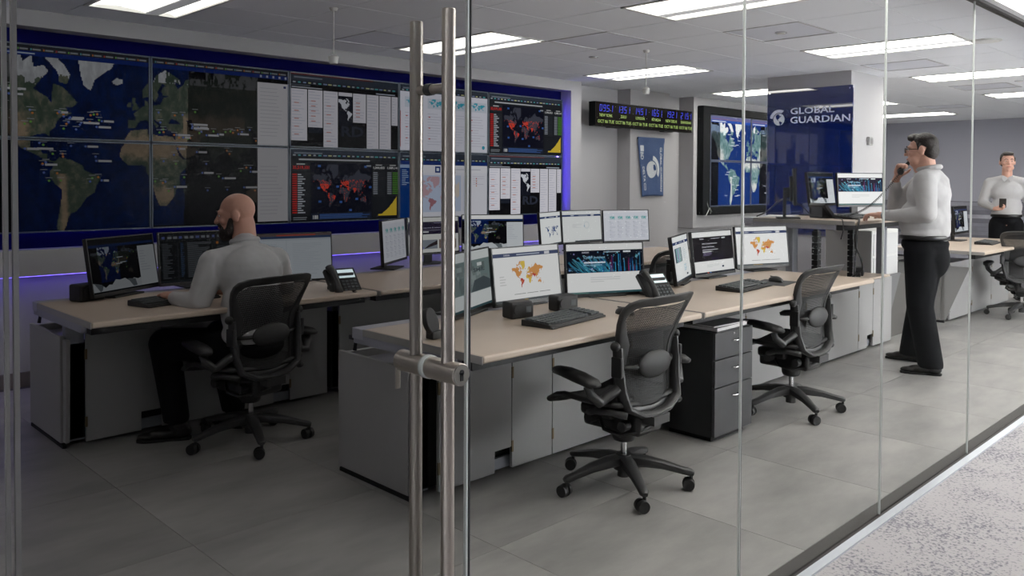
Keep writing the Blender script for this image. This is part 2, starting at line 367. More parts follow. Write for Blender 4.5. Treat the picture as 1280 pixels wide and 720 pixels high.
class Art:
    """flat picture W x H metres: coloured quads and polygons, later ones a hair in front of earlier ones"""
    def __init__(s, W, H): s.W, s.H = W, H; s.v = []; s.f = []; s.c = []; s.k = 0
    def _z(s): s.k += 1; return s.k * 1.2e-4
    def poly(s, pts, col, z=None):
        z = s._z() if z is None else z; o = len(s.v)
        s.v += [(u * s.W, v * s.H, z) for u, v in pts]; s.f.append(tuple(range(o, o + len(pts)))); s.c.append(lin(col)); return z
    def rect(s, u0, v0, u1, v1, col, z=None): return s.poly([(u0, v0), (u1, v0), (u1, v1), (u0, v1)], col, z)
    def lines(s, u0, v0, u1, v1, n, col, fill=.45, seed=0, lmin=.4):
        """rows of small print"""
        r = random.Random(seed); z = s._z(); h = (v1 - v0) / n
        for i in range(n):
            y = v1 - (i + .5) * h; e = u0 + (u1 - u0) * (lmin + (1 - lmin) * r.random())
            s.rect(u0, y - h * fill / 2, e, y + h * fill / 2, col, z)
    def text(s, t, u, v, cap, col, width=None, bold=.02, slant=0):
        vs, fs = text_geo(t, width and width * s.W, cap * s.H, bold, slant); z = s._z(); o = len(s.v)
        s.v += [(u * s.W + a, v * s.H + b, z) for a, b in vs]; s.f += [tuple(i + o for i in q) for q in fs]; s.c += [lin(col)] * len(fs)
    def raster(s, u0, v0, u1, v1, nu, nv, fn, keep=None):
        """fn(U,V) -> colours (sRGB) [and mask]; U,V run 0..1 over the patch"""
        U, V = np.meshgrid((np.arange(nu) + .5) / nu, (np.arange(nv) + .5) / nv)
        r = fn(U, V); col, mask = r if isinstance(r, tuple) else (r, np.ones(U.shape, bool))
        z = s._z(); du, dv = (u1 - u0) / nu, (v1 - v0) / nv
        for j in range(nv):
            for i in range(nu):
                if mask[j, i]: s.rect(u0 + i * du, v0 + j * dv, u0 + (i + 1) * du, v0 + (j + 1) * dv, col[j, i], z)
    def build(s, name, M, parent, fn):
        """fn maps (x right, y up, z towards the viewer) to local coordinates"""
        me = bpy.data.meshes.new(name); me.from_pydata([tuple(fn(*v)) for v in s.v], [], s.f); me.materials.append(M)
        a = me.attributes.new('Col', 'FLOAT_COLOR', 'CORNER')
        cc = np.ones((len(me.loops), 4), np.float32); i = 0
        for q, c in zip(s.f, s.c): cc[i:i + len(q), :3] = c; i += len(q)
        a.data.foreach_set('color', cc.ravel())
        o = bpy.data.objects.new(name, me); C.objects.link(o)
        if parent is not None: o.parent = parent
        return o
def world_map(a, u0, v0, u1, v1, nu, nv, colour, lon0=-170, lon1=180, lat0=-57, lat1=82):
    m0, m1 = merc(lat0), merc(lat1)
    def fn(U, V):
        lon = lon0 + U * (lon1 - lon0); lat = imerc(m0 + V * (m1 - m0))
        reg = region(lon, lat)
        return colour(lon, lat, reg)
    a.raster(u0, v0, u1, v1, nu, nv, fn)
def flatcol(c):
    return lambda lon, lat, reg: (np.broadcast_to(np.array(c, float), reg.shape + (3,)), reg > 0)
def heat(lon, lat, reg):
    c = np.zeros(reg.shape + (3,)); c[:] = (.90, .62, .32)
    yel = (reg == KEYS['green']) | ((reg == KEYS['afr']) & (lat < 12)) | ((reg == KEYS['eur']) & (lon < 22) & (lat > 50)) | ((reg == KEYS['afr']) & (lon < 0))
    c[yel] = (.93, .80, .30)
    red = ((reg == KEYS['sa']) & (vnoise(lon / 9, lat / 9) > .3)) | ((reg == KEYS['eur']) & (lon > 62) & (lon < 92) & (lat < 36)) | ((reg == KEYS['eur']) & (lat < 42) & (lon > 40) & (lon < 70) & (vnoise(lon / 5, lat / 5) > .55))
    c[red] = (.80, .22, .18)
    return c, reg > 0
def blues(lon, lat, reg):
    c = np.zeros(reg.shape + (3,)); c[:] = (.16, .30, .55)
    return c, (reg > 0) & (vnoise(lon / 12, lat / 9) > .42) & (lat < 70)
WHT = (1, 1, 1)
def pic_heatmap(a):
    a.rect(0, 0, 1, 1, WHT); a.rect(0, .83, 1, .90, (.25, .30, .45)); a.rect(.78, .84, .86, .89, (.9, .9, .92)); a.lines(.35, .845, .74, .885, 1, (.75, .78, .85), .5)
    a.text('GUARDIAN', .16, .85, .03, (.9, .9, .95), .09)
    world_map(a, .26, .24, .74, .74, 84, 60, heat)
    for i in range(3): a.rect(.28 + i * .19, .13, .45 + i * .19, .14, (.55, .55, .55))
    a.rect(0, 0, 1, .045, (.35, .37, .38)); a.lines(.3, .01, .5, .035, 1, (.7, .6, .4), .6)
    a.lines(.08, .3, .2, .5, 4, (.88, .88, .88), .4, 3)
def pic_fibre(a, dark=False):
    a.rect(0, 0, 1, 1, WHT); a.rect(0, .42, 1, .87, (.06, .08, .14) if not dark else (.09, .06, .16))
    r = random.Random(5); z = a._z()
    for i in range(60):
        u = .01 + .45 * r.random(); l = .08 + .24 * r.random(); k = .10 + .1 * r.random(); wd = .006 + .006 * r.random()
        t = r.random(); c = (.12 + .2 * t, .38 + .3 * t, .55 + .2 * t)
        b = .425; top = min(.80, b + l); a.poly([(u + k, b), (u + k + wd, b), (u + wd, top), (u, top)], c, z + i * 2e-6)
    for i in range(40):
        u = .42 + .55 * r.random(); l = .06 + .33 * r.random(); t = r.random()
        c = (.10 + .1 * t, .30 + .35 * t, .60 + .2 * t) if r.random() < .75 else (.55, .12 + .1 * t, .40)
        a.rect(u, .425, u + .006, .43 + l, c, z + 2e-4 + i * 2e-6)
    z = a._z()
    for i in range(46):
        u = .03 + .94 * r.random(); v = .46 + .38 * r.random(); q = .004 + .012 * r.random(); c = (.35 + .3 * r.random(), .6 + .2 * r.random(), .85)
        a.poly([(u + q * math.cos(k * PI / 4), v + 1.7 * q * math.sin(k * PI / 4)) for k in range(8)], c, z + i * 2e-6)
    a.text('GUARDIAN', .20, .815, .03, (.9, .9, .95), .09); a.rect(.74, .815, .84, .85, (.92, .95, .97)); a.lines(.48, .82, .72, .845, 1, (.8, .85, .9), .6)
    a.text('Cyber Incident', .22, .69, .065, (.62, .80, .90), .28); a.rect(.22, .61, .50, .64, (.9, .95, 1)); a.text('Management', .22, .55, .05, (.62, .80, .9), .24)
    a.lines(.3, .22, .7, .34, 3, (.85, .86, .86), .3, 2); a.rect(0, 0, 1, .04, (.24, .38, .40)); a.lines(.01, .01, .3, .03, 1, (.5, .65, .6), .6)
def pic_incident(a):
    a.rect(0, 0, 1, 1, WHT); a.rect(0, .30, 1, .88, (.12, .10, .12)); a.text('GUARDIAN', .18, .82, .03, (.9, .9, .95), .1); a.rect(.74, .82, .83, .85, (.92, .95, .97)); a.lines(.46, .82, .7, .845, 1, (.75, .75, .8), .6)
    a.text('Act Comprehensive', .23, .69, .05, (.85, .85, .88), .38); a.text('Duty of Care', .23, .61, .05, (.85, .85, .88), .30)
    a.rect(.23, .56, .62, .575, (.85, .85, .88)); a.rect(.23, .51, .45, .535, (.9, .9, .92)); a.lines(.24, .42, .48, .5, 3, (.5, .45, .6), .5)
    r = random.Random(2)
    for i in range(14): u = .25 + .5 * r.random(); a.rect(u, .31, u + .008, .33 + .14 * r.random(), (.22, .16, .32))
    a.lines(.3, .14, .62, .22, 3, (.85, .86, .86), .3, 2); a.rect(.0, 0, 1, .04, (.16, .17, .2)); a.rect(.68, .12, .73, .16, (.2, .25, .35)); a.rect(.3, .01, .33, .035, (.9, .4, .3)); a.rect(.36, .01, .39, .035, (.3, .5, .8))
def pic_worldsat(a, header=(.10, .20, .40), nu=150, nv=86, light=False):
    a.rect(0, 0, 1, 1, (.05, .05, .06)); a.rect(0, .89, 1, 1, WHT if light else (.13, .14, .16)); a.rect(0, .84, 1, .89, header)
    m0, m1 = merc(-62.), merc(78.)
    def fn(U, V):
        lon = -180 + U * 390; lon = np.where(lon > 190, lon - 360, lon); lat = imerc(m0 + V * (m1 - m0))
        c, reg = satellite(lon, lat, True, 1.15); c = c * np.array([.75, .78, .85])
        r = random.Random(4)
        for i in range(90):
            k = (r.randrange(c.shape[0]), r.randrange(c.shape[1]))
            if reg[k]: c[k] = [(.35, .6, .95), (.95, .6, .25), (.55, .85, .4)][i % 3]
        return c
    a.raster(0, .19, .73, .84, nu // 2, nv // 2, fn)
    r = random.Random(8); z = a._z()
    for i in range(9): a.rect(.3 + .35 * r.random(), .4 + .25 * r.random(), .36 + .06 * r.random(), .41 + .25 * r.random(), (.9, .9, .92), z) if False else None
    for u, v in ((.40, .62), (.44, .52), (.38, .50)): a.rect(u, v, u + .09, v + .014, (.85, .88, .92))
    pts = [(0, .03), (.73, .03), (.73, .19), (.68, .17), (.62, .20), (.55, .15), (.48, .22), (.40, .20), (.34, .22), (.28, .13), (.24, .14), (.18, .09), (.12, .16), (.06, .15), (0, .21)]
    z = a._z()
    for i in range(2, len(pts) - 1): a.poly([pts[i], pts[i + 1], (pts[i + 1][0], .03), (pts[i][0], .03)], (.83, .85, .87), z)
    a.poly([(.02, .2), (.10, .03), (.13, .05), (.15, .13), (.10, .17)], (.45, .48, .5)); a.poly([(.52, .2), (.60, .04), (.66, .05), (.64, .18)], (.45, .48, .5))
    a.rect(.73, .03, 1, .80, (.88, .90, .92)); a.lines(.75, .3, .92, .72, 8, (.78, .80, .84), .25, 4); a.rect(.73, .80, 1, .84, (.08, .09, .12))
    a.rect(0, 0, 1, .03, (.12, .13, .15))
def pic_code(a):
    a.rect(0, 0, 1, 1, (.12, .13, .14)); a.rect(0, .84, 1, .97, (.17, .18, .20)); r = random.Random(1)
    for i in range(14): a.rect(.03 + i * .066, .88, .06 + i * .066 + .02 * r.random(), .93, (.6, .62, .65) if i % 3 else (.4, .45, .7))
    a.lines(.03, .08, .16, .80, 22, (.45, .47, .5), .35, 1); a.rect(.20, .04, .215, .82, (.2, .21, .23))
    a.lines(.32, .08, .62, .80, 26, (.5, .52, .55), .4, 2); a.lines(.24, .1, .29, .8, 26, (.3, .4, .55), .4, 3); a.rect(.65, .04, .66, .82, (.22, .23, .25)); a.lines(.68, .2, .95, .7, 14, (.45, .47, .5), .35, 6)
    a.rect(.67, .74, .70, .79, (.8, .5, .2)); a.rect(0, 0, 1, .04, (.2, .22, .25))
def pic_document(a):
    a.rect(0, 0, 1, 1, (.90, .93, .96)); a.rect(0, .95, 1, 1, (.45, .40, .40)); a.rect(0, .90, 1, .95, (.25, .33, .48)); a.rect(0, .86, 1, .90, (.83, .86, .9))
    a.lines(.04, .1, .38, .8, 18, (.80, .83, .87), .25, 5); a.lines(.5, .1, .92, .8, 18, (.82, .85, .89), .25, 6); a.rect(.42, .04, .425, .86, (.8, .83, .87)); a.rect(.30, .955, .8, .985, (.75, .35, .3))
def pic_dashboard(a, teal=(.30, .72, .72)):
    a.rect(0, 0, 1, 1, (.93, .94, .98)); a.rect(0, .93, 1, 1, (.97, .97, 1))
    for i in range(5):
        u = .13 + i * .175; a.rect(u, .70, u + .13, .82, (.85, .90, .93)); world_map(a, u + .01, .70, u + .12, .82, 16, 9, flatcol(teal))
        for j in range(4): a.lines(u, .10 + j * .14, u + .13, .21 + j * .14, 3, (.78, .80, .86), .3, i * 4 + j)
        for j in range(4): a.rect(u, .205 + j * .14, u + .025, .215 + j * .14, (.35, .40, .5))
def pic_page(a, picture=False, mapp=False, blank=False):
    a.rect(0, 0, 1, 1, (.97, .98, .98)); a.rect(0, .82, 1, .88, (.20, .27, .45)); a.rect(.74, .83, .82, .87, (.9, .9, .92)); a.rect(.22, .835, .30, .865, (.8, .83, .9)); a.lines(.42, .835, .68, .865, 1, (.75, .78, .85), .5)
    if mapp: world_map(a, .22, .2, .82, .68, 52, 40, blues)
    if picture:
        a.rect(.10, .42, .52, .74, (.35, .42, .48)); r = random.Random(3); z = a._z()
        for i in range(16): u = .11 + .36 * r.random(); a.rect(u, .43, u + .025, .73, (.5 + .3 * r.random(), .6 + .25 * r.random(), .68 + .2 * r.random()), z + i * 2e-6)
        a.lines(.58, .45, .9, .72, 6, (.7, .78, .85), .2, 3); a.lines(.58, .18, .86, .34, 4, (.72, .85, .92), .5, 4); a.rect(.70, .08, .80, .12, (.2, .25, .35))
    if blank:
        a.lines(.25, .45, .5, .58, 5, (.88, .89, .9), .4, 2); a.poly([(.62 + .07 * math.cos(k * PI / 8), .53 + .12 * math.sin(k * PI / 8)) for k in range(16)], (.88, .91, .93)); a.poly([(.62 + .055 * math.cos(k * PI / 8), .53 + .095 * math.sin(k * PI / 8)) for k in range(16)], (.97, .98, .98)); a.rect(.55, .47, .57, .53, (.6, .72, .85))
    a.rect(.3 if blank else 0, 0, 1, .035, (.3, .33, .36))
def pic_photo(a):
    a.rect(0, 0, 1, 1, (.93, .95, .95)); a.rect(0, .28, 1, .84, (.50, .57, .57)); r = random.Random(9); z = a._z()
    for i in range(40):
        u, v, tq = r.random() * .85, .30 + r.random() * .4, .42 + .22 * r.random(); a.rect(u, v, u + .06 + .1 * r.random(), min(.83, v + .08 + .1 * r.random()), tuple(tq + d for d in (0, .05, .05)), z + i * 2e-6)
    a.poly([(.45, .29), (.55, .48), (.80, .52), (1, .42), (1, .29)], (.33, .37, .39)); a.rect(.66, .72, .78, .78, (.9, .92, .92))
    a.text('SMIL', .55, .62, .07, (.32, .36, .38), .30, .03); a.rect(0, 0, 1, .04, (.25, .35, .37))
def pic_browser_dark(a):
    a.rect(0, 0, 1, 1, (.90, .90, .89)); a.rect(0, .52, 1, .88, (.13, .09, .20)); a.text('response & assistance', .28, .68, .045, (.72, .70, .80), .42); a.rect(.28, .63, .74, .64, (.65, .63, .72)); a.rect(.26, .57, .40, .605, (.88, .88, .9))
    a.lines(.5, .83, .86, .86, 1, (.6, .58, .7), .5); a.rect(.2, .1, .57, .36, (.55, .58, .62)); a.poly([(.30, .1), (.57, .22), (.57, .34), (.40, .22)], (.2, .16, .18)); a.rect(.60, .1, .95, .36, (.52, .45, .42)); a.rect(.2, .1, .3, .16, (.45, .45, .7))
# ================================================================== THE ROOM
ZC = 2.54                      # ceiling height
GY = 1.385                     # plane of the glass partition
XL, XR = -0.8, 16.4
# floor: large vinyl tiles
FLOORM = floor_mat('grey_concrete_look_vinyl', (.47, .465, .46), (.615, .605, .595), 1.3, .40, (1, 2.6, 1))
fl = struct(boxobj('floor', mat('floor_joint', (.30, .29, .285), .8), XL, XR + .1, GY - .03, 6.45, -.06, -.003))
TP = .835
tile_me = None
nx = 0
for i in range(-2, 18):
    for j in range(-2, 4):
        x0, y0 = 1.35 + i * TP, 3.12 + j * TP
        a0, a1, b0, b1 = max(x0, XL), min(x0 + TP, XR), max(y0, GY), min(y0 + TP, 6.25)
        if a1 - a0 < .03 or b1 - b0 < .03: continue
        full = abs(a1 - a0 - TP) < 1e-6 and abs(b1 - b0 - TP) < 1e-6
        if full and tile_me:
            o = bpy.data.objects.new('floor_tile', tile_me); C.objects.link(o); o.parent = fl; o.location = (a0, b0, 0)
        else:
            o = MB().box(.0012, a1 - a0 - .0012, .0012, b1 - b0 - .0012, -.004, 0).build('floor_tile', FLOORM, fl, loc=(a0, b0, 0))
            if full: tile_me = o.data
# corridor
struct(boxobj('floor_corridor', carpet_mat(), -3, 17, -2.3, GY - .048, -.06, -.004))
for q_ in ((-3.1, -3), (17, 17.1)): struct(boxobj('wall_corridor_added_end', mat('corridor_wall', (.42, .42, .44), .8), q_[0], q_[1], -2.4, GY - .06, -.06, 2.7))  # unseen end walls, added to keep sky light off the glass
CW_ = mat('corridor_wall', (.42, .42, .44), .8)
wc = struct(boxobj('wall_corridor', CW_, -3, 5.6, -2.4, -2.3, -.06, 2.62))
struct(boxobj('wall_corridor_far', CW_, 11.2, 17, -2.4, -2.3, -.06, 2.62))
struct(boxobj('wall_corridor_added_sill', CW_, 5.6, 11.2, -2.4, -2.3, -.06, .45))  # unseen window opening, added to let sky light into the room
struct(boxobj('wall_corridor_added_head', CW_, 5.6, 11.2, -2.4, -2.3, 2.5, 2.62))
for i in range(4): boxobj('added_mullion', GREYMET, 5.6 + i * 1.85 - .03, 5.6 + i * 1.85 + .03, -2.38, -2.32, .45, 2.5, wc)
cc = struct(boxobj('ceiling_corridor', mat('corridor_ceiling', (.88, .88, .88), .9), -3, 17, -2.4, GY - .06, 2.62, 2.7))
# sill and head of the glass partition
struct(boxobj('trim_sill', ALU, -3, 17, GY - .048, GY - .012, -.05, .004))
struct(boxobj('trim_sill_channel', mat('black_channel', (.13, .11, .11), .5), -3, 17, GY - .012, GY + .006, -.05, .006))
struct(boxobj('trim_head_channel', mat('black_channel', (.13, .11, .11), .5), -3, 17, GY - .022, GY + .022, 2.352, 2.368))
struct(boxobj('trim_head', mat('head_white', (.84, .84, .84), .6), -3, 17, GY - .06, GY + .03, 2.368, 2.66))
# glass panes and door
GLASS = glass_mat('clear_glass', (.98, .985, .98), 1.012)
DOORG = glass_mat('darkened_door_glass', (.86, .865, .865), 1.012)  # grey tint added to darken the left side seen through the door
EDGE = mat('glass_edge', (.80, .82, .81), .3)
EDGED = mat('glass_gasket', (.20, .21, .22), .3)
xs = [1.232, 2.412, 3.564, 4.705, 5.86, 7.02, 8.18, 9.34, 10.5, 11.66, 12.82, 13.98, 15.14, 16.4]
for i in range(len(xs) - 1):
    p = struct(boxobj('window_%d' % (i + 1), GLASS, xs[i] + .002, xs[i + 1] - .002, GY - .004, GY + .004, .006, 2.352))
    for nm, M_, dx in (('pane_edge', EDGE, .0), ('pane_gasket', EDGED, .0032)):
        if i == 0: continue
        boxobj(nm, M_, xs[i] - .0022 + dx, xs[i] + .0006 + dx, GY - .0042, GY + .0042, .006, 2.352, p)
p = struct(boxobj('window_0', GLASS, -3, .322, GY - .004, GY + .004, .006, 2.352))
boxobj('pane_edge', mat('edge_shaded', (.42, .42, .42), .4), .318, .324, GY - .0045, GY + .0045, .006, 2.352, p)  # left edges: darker copy of the glass edge, shade put into the colour
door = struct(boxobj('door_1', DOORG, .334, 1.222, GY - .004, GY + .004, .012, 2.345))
boxobj('door_edge', EDGE, 1.2195, 1.2245, GY - .0045, GY + .0045, .012, 2.345, door)
boxobj('door_edge', mat('edge_shaded', (.42, .42, .42), .4), .330, .337, GY - .0045, GY + .0045, .012, 2.345, door)
boxobj('door_gasket', EDGED, 1.2265, 1.2305, GY - .0055, GY + .0055, .012, 2.345, door)
# ladder pull: bar inside, bar outside, standoffs and lock barrel
BX = 1.116
for yy, zt in ((GY - .062, 1.775), (GY + .046, 1.762)):
    MB().cyl((BX, yy, .10), (BX, yy, zt), .0145, n=24).build('pull_bar', STEEL, door, bevel=.0015, smooth=True)
for zz in (1.612, .26):
    s_ = MB().cyl((BX, GY - .062, zz), (BX, GY + .046, zz), .0105, n=18).build('standoff', STEEL, door, smooth=True)
    MB().cyl((BX, GY - .009, zz), (BX, GY + .009, zz), .013, n=18).build('gasket_ring', EDGED, s_, smooth=True)
lk = MB().cyl((BX, GY - .105, 1.018), (BX, GY + .098, 1.018), .0235, n=28).build('lock_barrel', STEEL, door, bevel=.0015, smooth=True)
MB().cyl((BX, GY - .008, 1.018), (BX, GY + .008, 1.018), .0255, n=28).build('glass_ring', EDGE, lk, smooth=True)
MB().cyl((BX, GY - .1065, 1.018), (BX, GY - .1045, 1.018), .0215, n=24).build('lock_face', mat('satin_nickel', (.50, .49, .47), .4, .6), lk, smooth=True)
k_ = MB().cyl((BX, GY - .108, 1.023), (BX, GY - .106, 1.023), .006, n=14); k_.box(BX - .004, BX + .004, GY - .108, GY - .106, 1.006, 1.023); k_.build('keyhole', DARKMET, lk)
MB().box(BX - .018, BX - .006, GY + .093, GY + .099, .955, 1.02).build('thumb_turn', STEEL, lk, bevel=.002)

# ceiling: grid, tiles, troffers, vents
ce = struct(boxobj('ceiling', GRIDM, XL, XR + .1, GY + .03, 6.5, ZC + .032, ZC + .06))
GX, GYO, P = 1.79, 3.35, .62                       # grid origin and pitch
PY = .61
def gx(i): return GX + i * P
def gy(j): return GYO + j * PY
lights = {}
for c in range(-1, 7):
    for row in (0, 1):
        if gx(c * 4) > XR - .7 or gx(c * 4) < XL: continue
        lights[(c * 4, -2 if row == 0 else 2)] = c
vents = {(3, 3), (6, -1), (5, 1), (10, -1), (14, -1), (18, 1)}
used = set()
for (i, j) in lights: used |= {(i, j), (i, j + 1)}
used |= vents
tm = None
for i in range(-4, 24):
    for j in range(-4, 6):
        if (i, j) in used: continue
        a0, a1 = max(gx(i), XL), min(gx(i) + P, XR); b0, b1 = max(gy(j), GY + .03), min(gy(j) + PY, 6.4)
        if a1 - a0 < .04 or b1 - b0 < .04: continue
        full = a1 - a0 > P - 1e-6 and b1 - b0 > PY - 1e-6
        if full and tm: o = bpy.data.objects.new('ceiling_tile', tm); C.objects.link(o); o.parent = ce; o.location = (a0, b0, 0)
        else:
            o = MB().box(.003, a1 - a0 - .003, .003, b1 - b0 - .003, ZC, ZC + .012).build('ceiling_tile', CEIL, ce, loc=(a0, b0, 0))
            if full: tm = o.data
colword = {-1: 'above the door', 0: 'above the left desk', 1: 'above the middle of the room', 2: 'before the row of city clocks', 3: 'near the blue sign', 4: 'beyond the standing man', 5: 'towards the far grey wall', 6: 'at the far grey wall'}
for (i, j), c in lights.items():
    rowt = 'row nearer the glass' if j == -2 else 'row nearer the displays'
    t = thing('ceiling_light', 'recessed rectangular ceiling light %s, %s' % (colword[c], rowt), 'ceiling light', (gx(i), gy(j), ZC), 0, 'recessed lights in the tiled ceiling')
    Lx, Ly = P, 2 * PY
    fr = MB()
    for a in ((.003, .028, .003, Ly - .003), (Lx - .028, Lx - .003, .003, Ly - .003), (.003, Lx - .003, .003, .028), (.003, Lx - .003, Ly - .028, Ly - .003)): fr.box(a[0], a[1], a[2], a[3], -.006, .02)
    fr.build('frame', WHITEP, t)
    E_ = emit('lit_diffuser_%d' % c, (1, .985, .95), LIGHT_BY_COLUMN.get(c, 16 if c > 0 else .6))
    MB().grid(lambda u, v: (.028 + u * .36, .028 + v * (Ly - .056), .004 + .018 * math.sin(u * PI)), 8, 1).build('diffuser', E_, t, smooth='all')
    MB().grid(lambda u, v: (Lx - .028 - .11 + u * .11, .028 + v * (Ly - .056), .004 + .016 * math.sin(u * PI)), 8, 1).build('diffuser', E_, t, smooth='all')
    MB().box(.388, Lx - .138, .028, Ly - .028, -.002, .010).build('centre_basket', emit('lit_basket_%d' % c, (.95, .95, .97), min(.42, .06 * LIGHT_BY_COLUMN.get(c, 5))), t, bevel=.003)
vw = {(3, 3): 'beside the left end of the display wall', (6, -1): 'over the second chair, partly behind a glass joint', (5, 1): 'in the middle of the room near the hanging sensor', (10, -1): 'near the top right, above the standing man', (14, -1): 'far down the room near the glass wall', (18, 1): 'at the far end of the room'}
for (i, j) in vents:
    t = thing('air_vent', 'grey perforated square ceiling vent %s' % vw[(i, j)], 'vent', (gx(i), gy(j), ZC), 0, 'perforated ceiling vents')
    MB().box(.003, P - .003, .003, PY - .003, .002, .012).build('grille_plate', VENTM, t)
    fr = MB()
    for a in ((.003, .02, .003, PY - .003), (P - .02, P - .003, .003, PY - .003), (.003, P - .003, .003, .02), (.003, P - .003, PY - .02, PY - .003)): fr.box(a[0], a[1], a[2], a[3], -.003, .01)
    fr.build('frame', GRIDM, t)
for n_, (x, y, lab) in enumerate(((5.805, 4.849, 'small round white sprinkler cover in the ceiling left of the clocks'), (5.83, 3.04, 'small round white sprinkler cover near the middle glass joint'), (10.4, 2.6, 'small round white sprinkler cover far right above the standing man'))):
    t = thing('sprinkler_cover', lab, 'sprinkler', (x, y, ZC), 0, 'sprinkler covers in the ceiling')
    MB().cyl((0, 0, -.006), (0, 0, .004), .045, n=20).build('cover_plate', mat('sprinkler_grey', (.70, .70, .72), .5), t, smooth=True)
    MB().cyl((0, 0, -.012), (0, 0, -.005), .03, n=16).build('cover_cap', WHITEP, t, smooth=True)
t = thing('ceiling_speaker', 'round white ceiling speaker set in the bright light near the glass wall', 'speaker', (7.27, 2.05, ZC))
MB().cyl((0, 0, -.010), (0, 0, .004), .11, n=28).build('speaker_grille', WHITEP, t, bevel=.004, smooth=True)
MB().cyl((0, 0, -.014), (0, 0, -.008), .085, n=28).build('speaker_cone_cover', mat('speaker_white', (.9, .9, .9), .6), t, smooth=True)
for (x, y, zb, lab) in ((2.982, 4.70, 2.178, 'white sensor cup hanging on a thin rod over the left desk'), (5.833, 4.284, 2.165, 'white sensor cup hanging on a thin rod before the city clocks')):
    t = thing('hanging_sensor', lab, 'sensor', (x, y, zb), 0, 'sensors hanging from the ceiling')
    MB().cyl((0, 0, .04), (0, 0, ZC - zb), .0035, n=8).build('rod', WHITEP, t, smooth=True)
    MB().cyl((0, 0, .0), (0, 0, .045), .026, .034, n=20).cyl((0, 0, .045), (0, 0, .062), .034, .012, n=20).build('sensor_cup', WHITEP, t, smooth=True)
    MB().cyl((0, 0, ZC - zb - .02), (0, 0, ZC - zb), .02, .03, n=16).build('ceiling_rose', WHITEP, t, smooth=True)

# walls
WY = 6.2
struct(boxobj('wall_left', WALL, XL - .1, XL, GY, 6.5, 0, ZC + .05))
struct(boxobj('wall_far', FARWALL, XR, XR + .1, GY, 6.5, 1.07, ZC + .05))
wf = struct(boxobj('wall_far_lower', mat('wallcover_joint', (.33, .33, .36), .7), XR, XR + .1, GY, 6.5, 0, 1.07))
# striped slate covering on the far wall's lower half: slabs one by one
STRM = [mat('slate_slab_%d' % k, (.40 + .07 * k, .40 + .07 * k, .44 + .07 * k), .6, noise=(6, .15)) for k in range(4)]
r = random.Random(11)
for c in range(4):
    for q in range(14):
        y0 = GY + 1.1 + c * .98
        z0 = .02 + q * .0745
        boxobj('slab', STRM[r.choice((0, 0, 1, 1, 2, 3))], XR - .012 - .01 * r.random(), XR + .001, y0 + .01, y0 + .965, z0, z0 + .070, wf)
# lower wall behind the left desks, baseboard
struct(boxobj('wall_back_lower', WALL, XL, 7.21, WY + .12, WY + .3, 0, .80))
struct(boxobj('baseboard_back', mat('baseboard_grey', (.45, .42, .41), .6), XL, 7.21, WY + .105, WY + .12, 0, .10))
# bulkhead carrying the display wall (a box with a recess)
RX0, RX1, RZ0, RZ1, BKY = .95, 7.035, .935, 2.43, WY + .155
bh = MB()
bh.box(XL, RX0, WY, WY + .3, .76, ZC + .02); bh.box(RX1, 7.21, WY, WY + .3, .76, ZC + .02)
bh.box(RX0, RX1, WY, WY + .3, .76, RZ0); bh.box(RX0, RX1, WY, WY + .3, RZ1, ZC + .02)
o = struct(bh.build('wall_back', WALL))
struct(boxobj('wall_back_recess', NAVYGLOW, RX0, RX1, BKY, BKY + .1, RZ0, RZ1))
# wall to the right of the bulkhead, piers and the second bulkhead
struct(boxobj('wall_right_bay', WALL, 7.21, XR, 6.4, 6.5, 0, ZC + .05))
struct(boxobj('wall_pier', WALL, 8.128, 8.952, 6.2, 6.4, 0, ZC + .05))
b2 = MB(); b2.box(9.466, 12.3, 6.17, 6.4, .79, ZC + .05); struct(b2.build('wall_second_bulkhead', WALL))
struct(boxobj('wall_pillar', WALL, 8.285, 9.1, 3.555, 4.47, 0, ZC + .02))
# LED strips behind the displays (blue) and under the bulkhead (violet)
LEDB = emit('blue_led', (.30, .20, 1.0), LED_STRENGTH); LEDV = emit('violet_led', (.45, .36, 1.0), LED_STRENGTH * 1.0); LEDU = emit('bright_violet_led', (.36, .27, 1.0), LED_STRENGTH * 9)
def led(name, x0, x1, y0, y1, z0, z1, lab):
    t = thing(name, lab, 'light strip', ((x0 + x1) / 2, (y0 + y1) / 2, z0), 0, 'blue light strips of the display wall')
    hx, hy, hz = (x1 - x0) / 2, (y1 - y0) / 2, z1 - z0
    MB().box(-hx, hx, -hy, hy, 0, hz).build('lit_strip', LEDV if 'violet' in lab else LEDU if 'upright' in lab else LEDB, t)
    MB().box(-hx, hx, -hy - .003, hy + .003, hz, hz + .004).build('strip_channel', GREYMET, t) if hx > hy and hz < .1 else MB().box(hx, hx + .004, -hy, hy, 0, hz).build('strip_channel', GREYMET, t)
led('light_strip', RX0 + .35, 6.93, BKY - .014, BKY - .003, 2.298, 2.306, 'blue light strip hidden behind the top edge of the display wall')
led('light_strip', RX0 + .35, 6.93, BKY - .014, BKY - .003, 1.062, 1.070, 'blue light strip hidden behind the bottom edge of the display wall')
led('light_strip', 6.958, 6.966, BKY - .030, BKY - .006, 1.10, 2.26, 'upright blue light strip behind the right edge of the display wall')
led('light_strip', XL + .1, 7.1, WY + .020, WY + .045, .7555, .7595, 'violet light strip under the white ledge of the display wall')
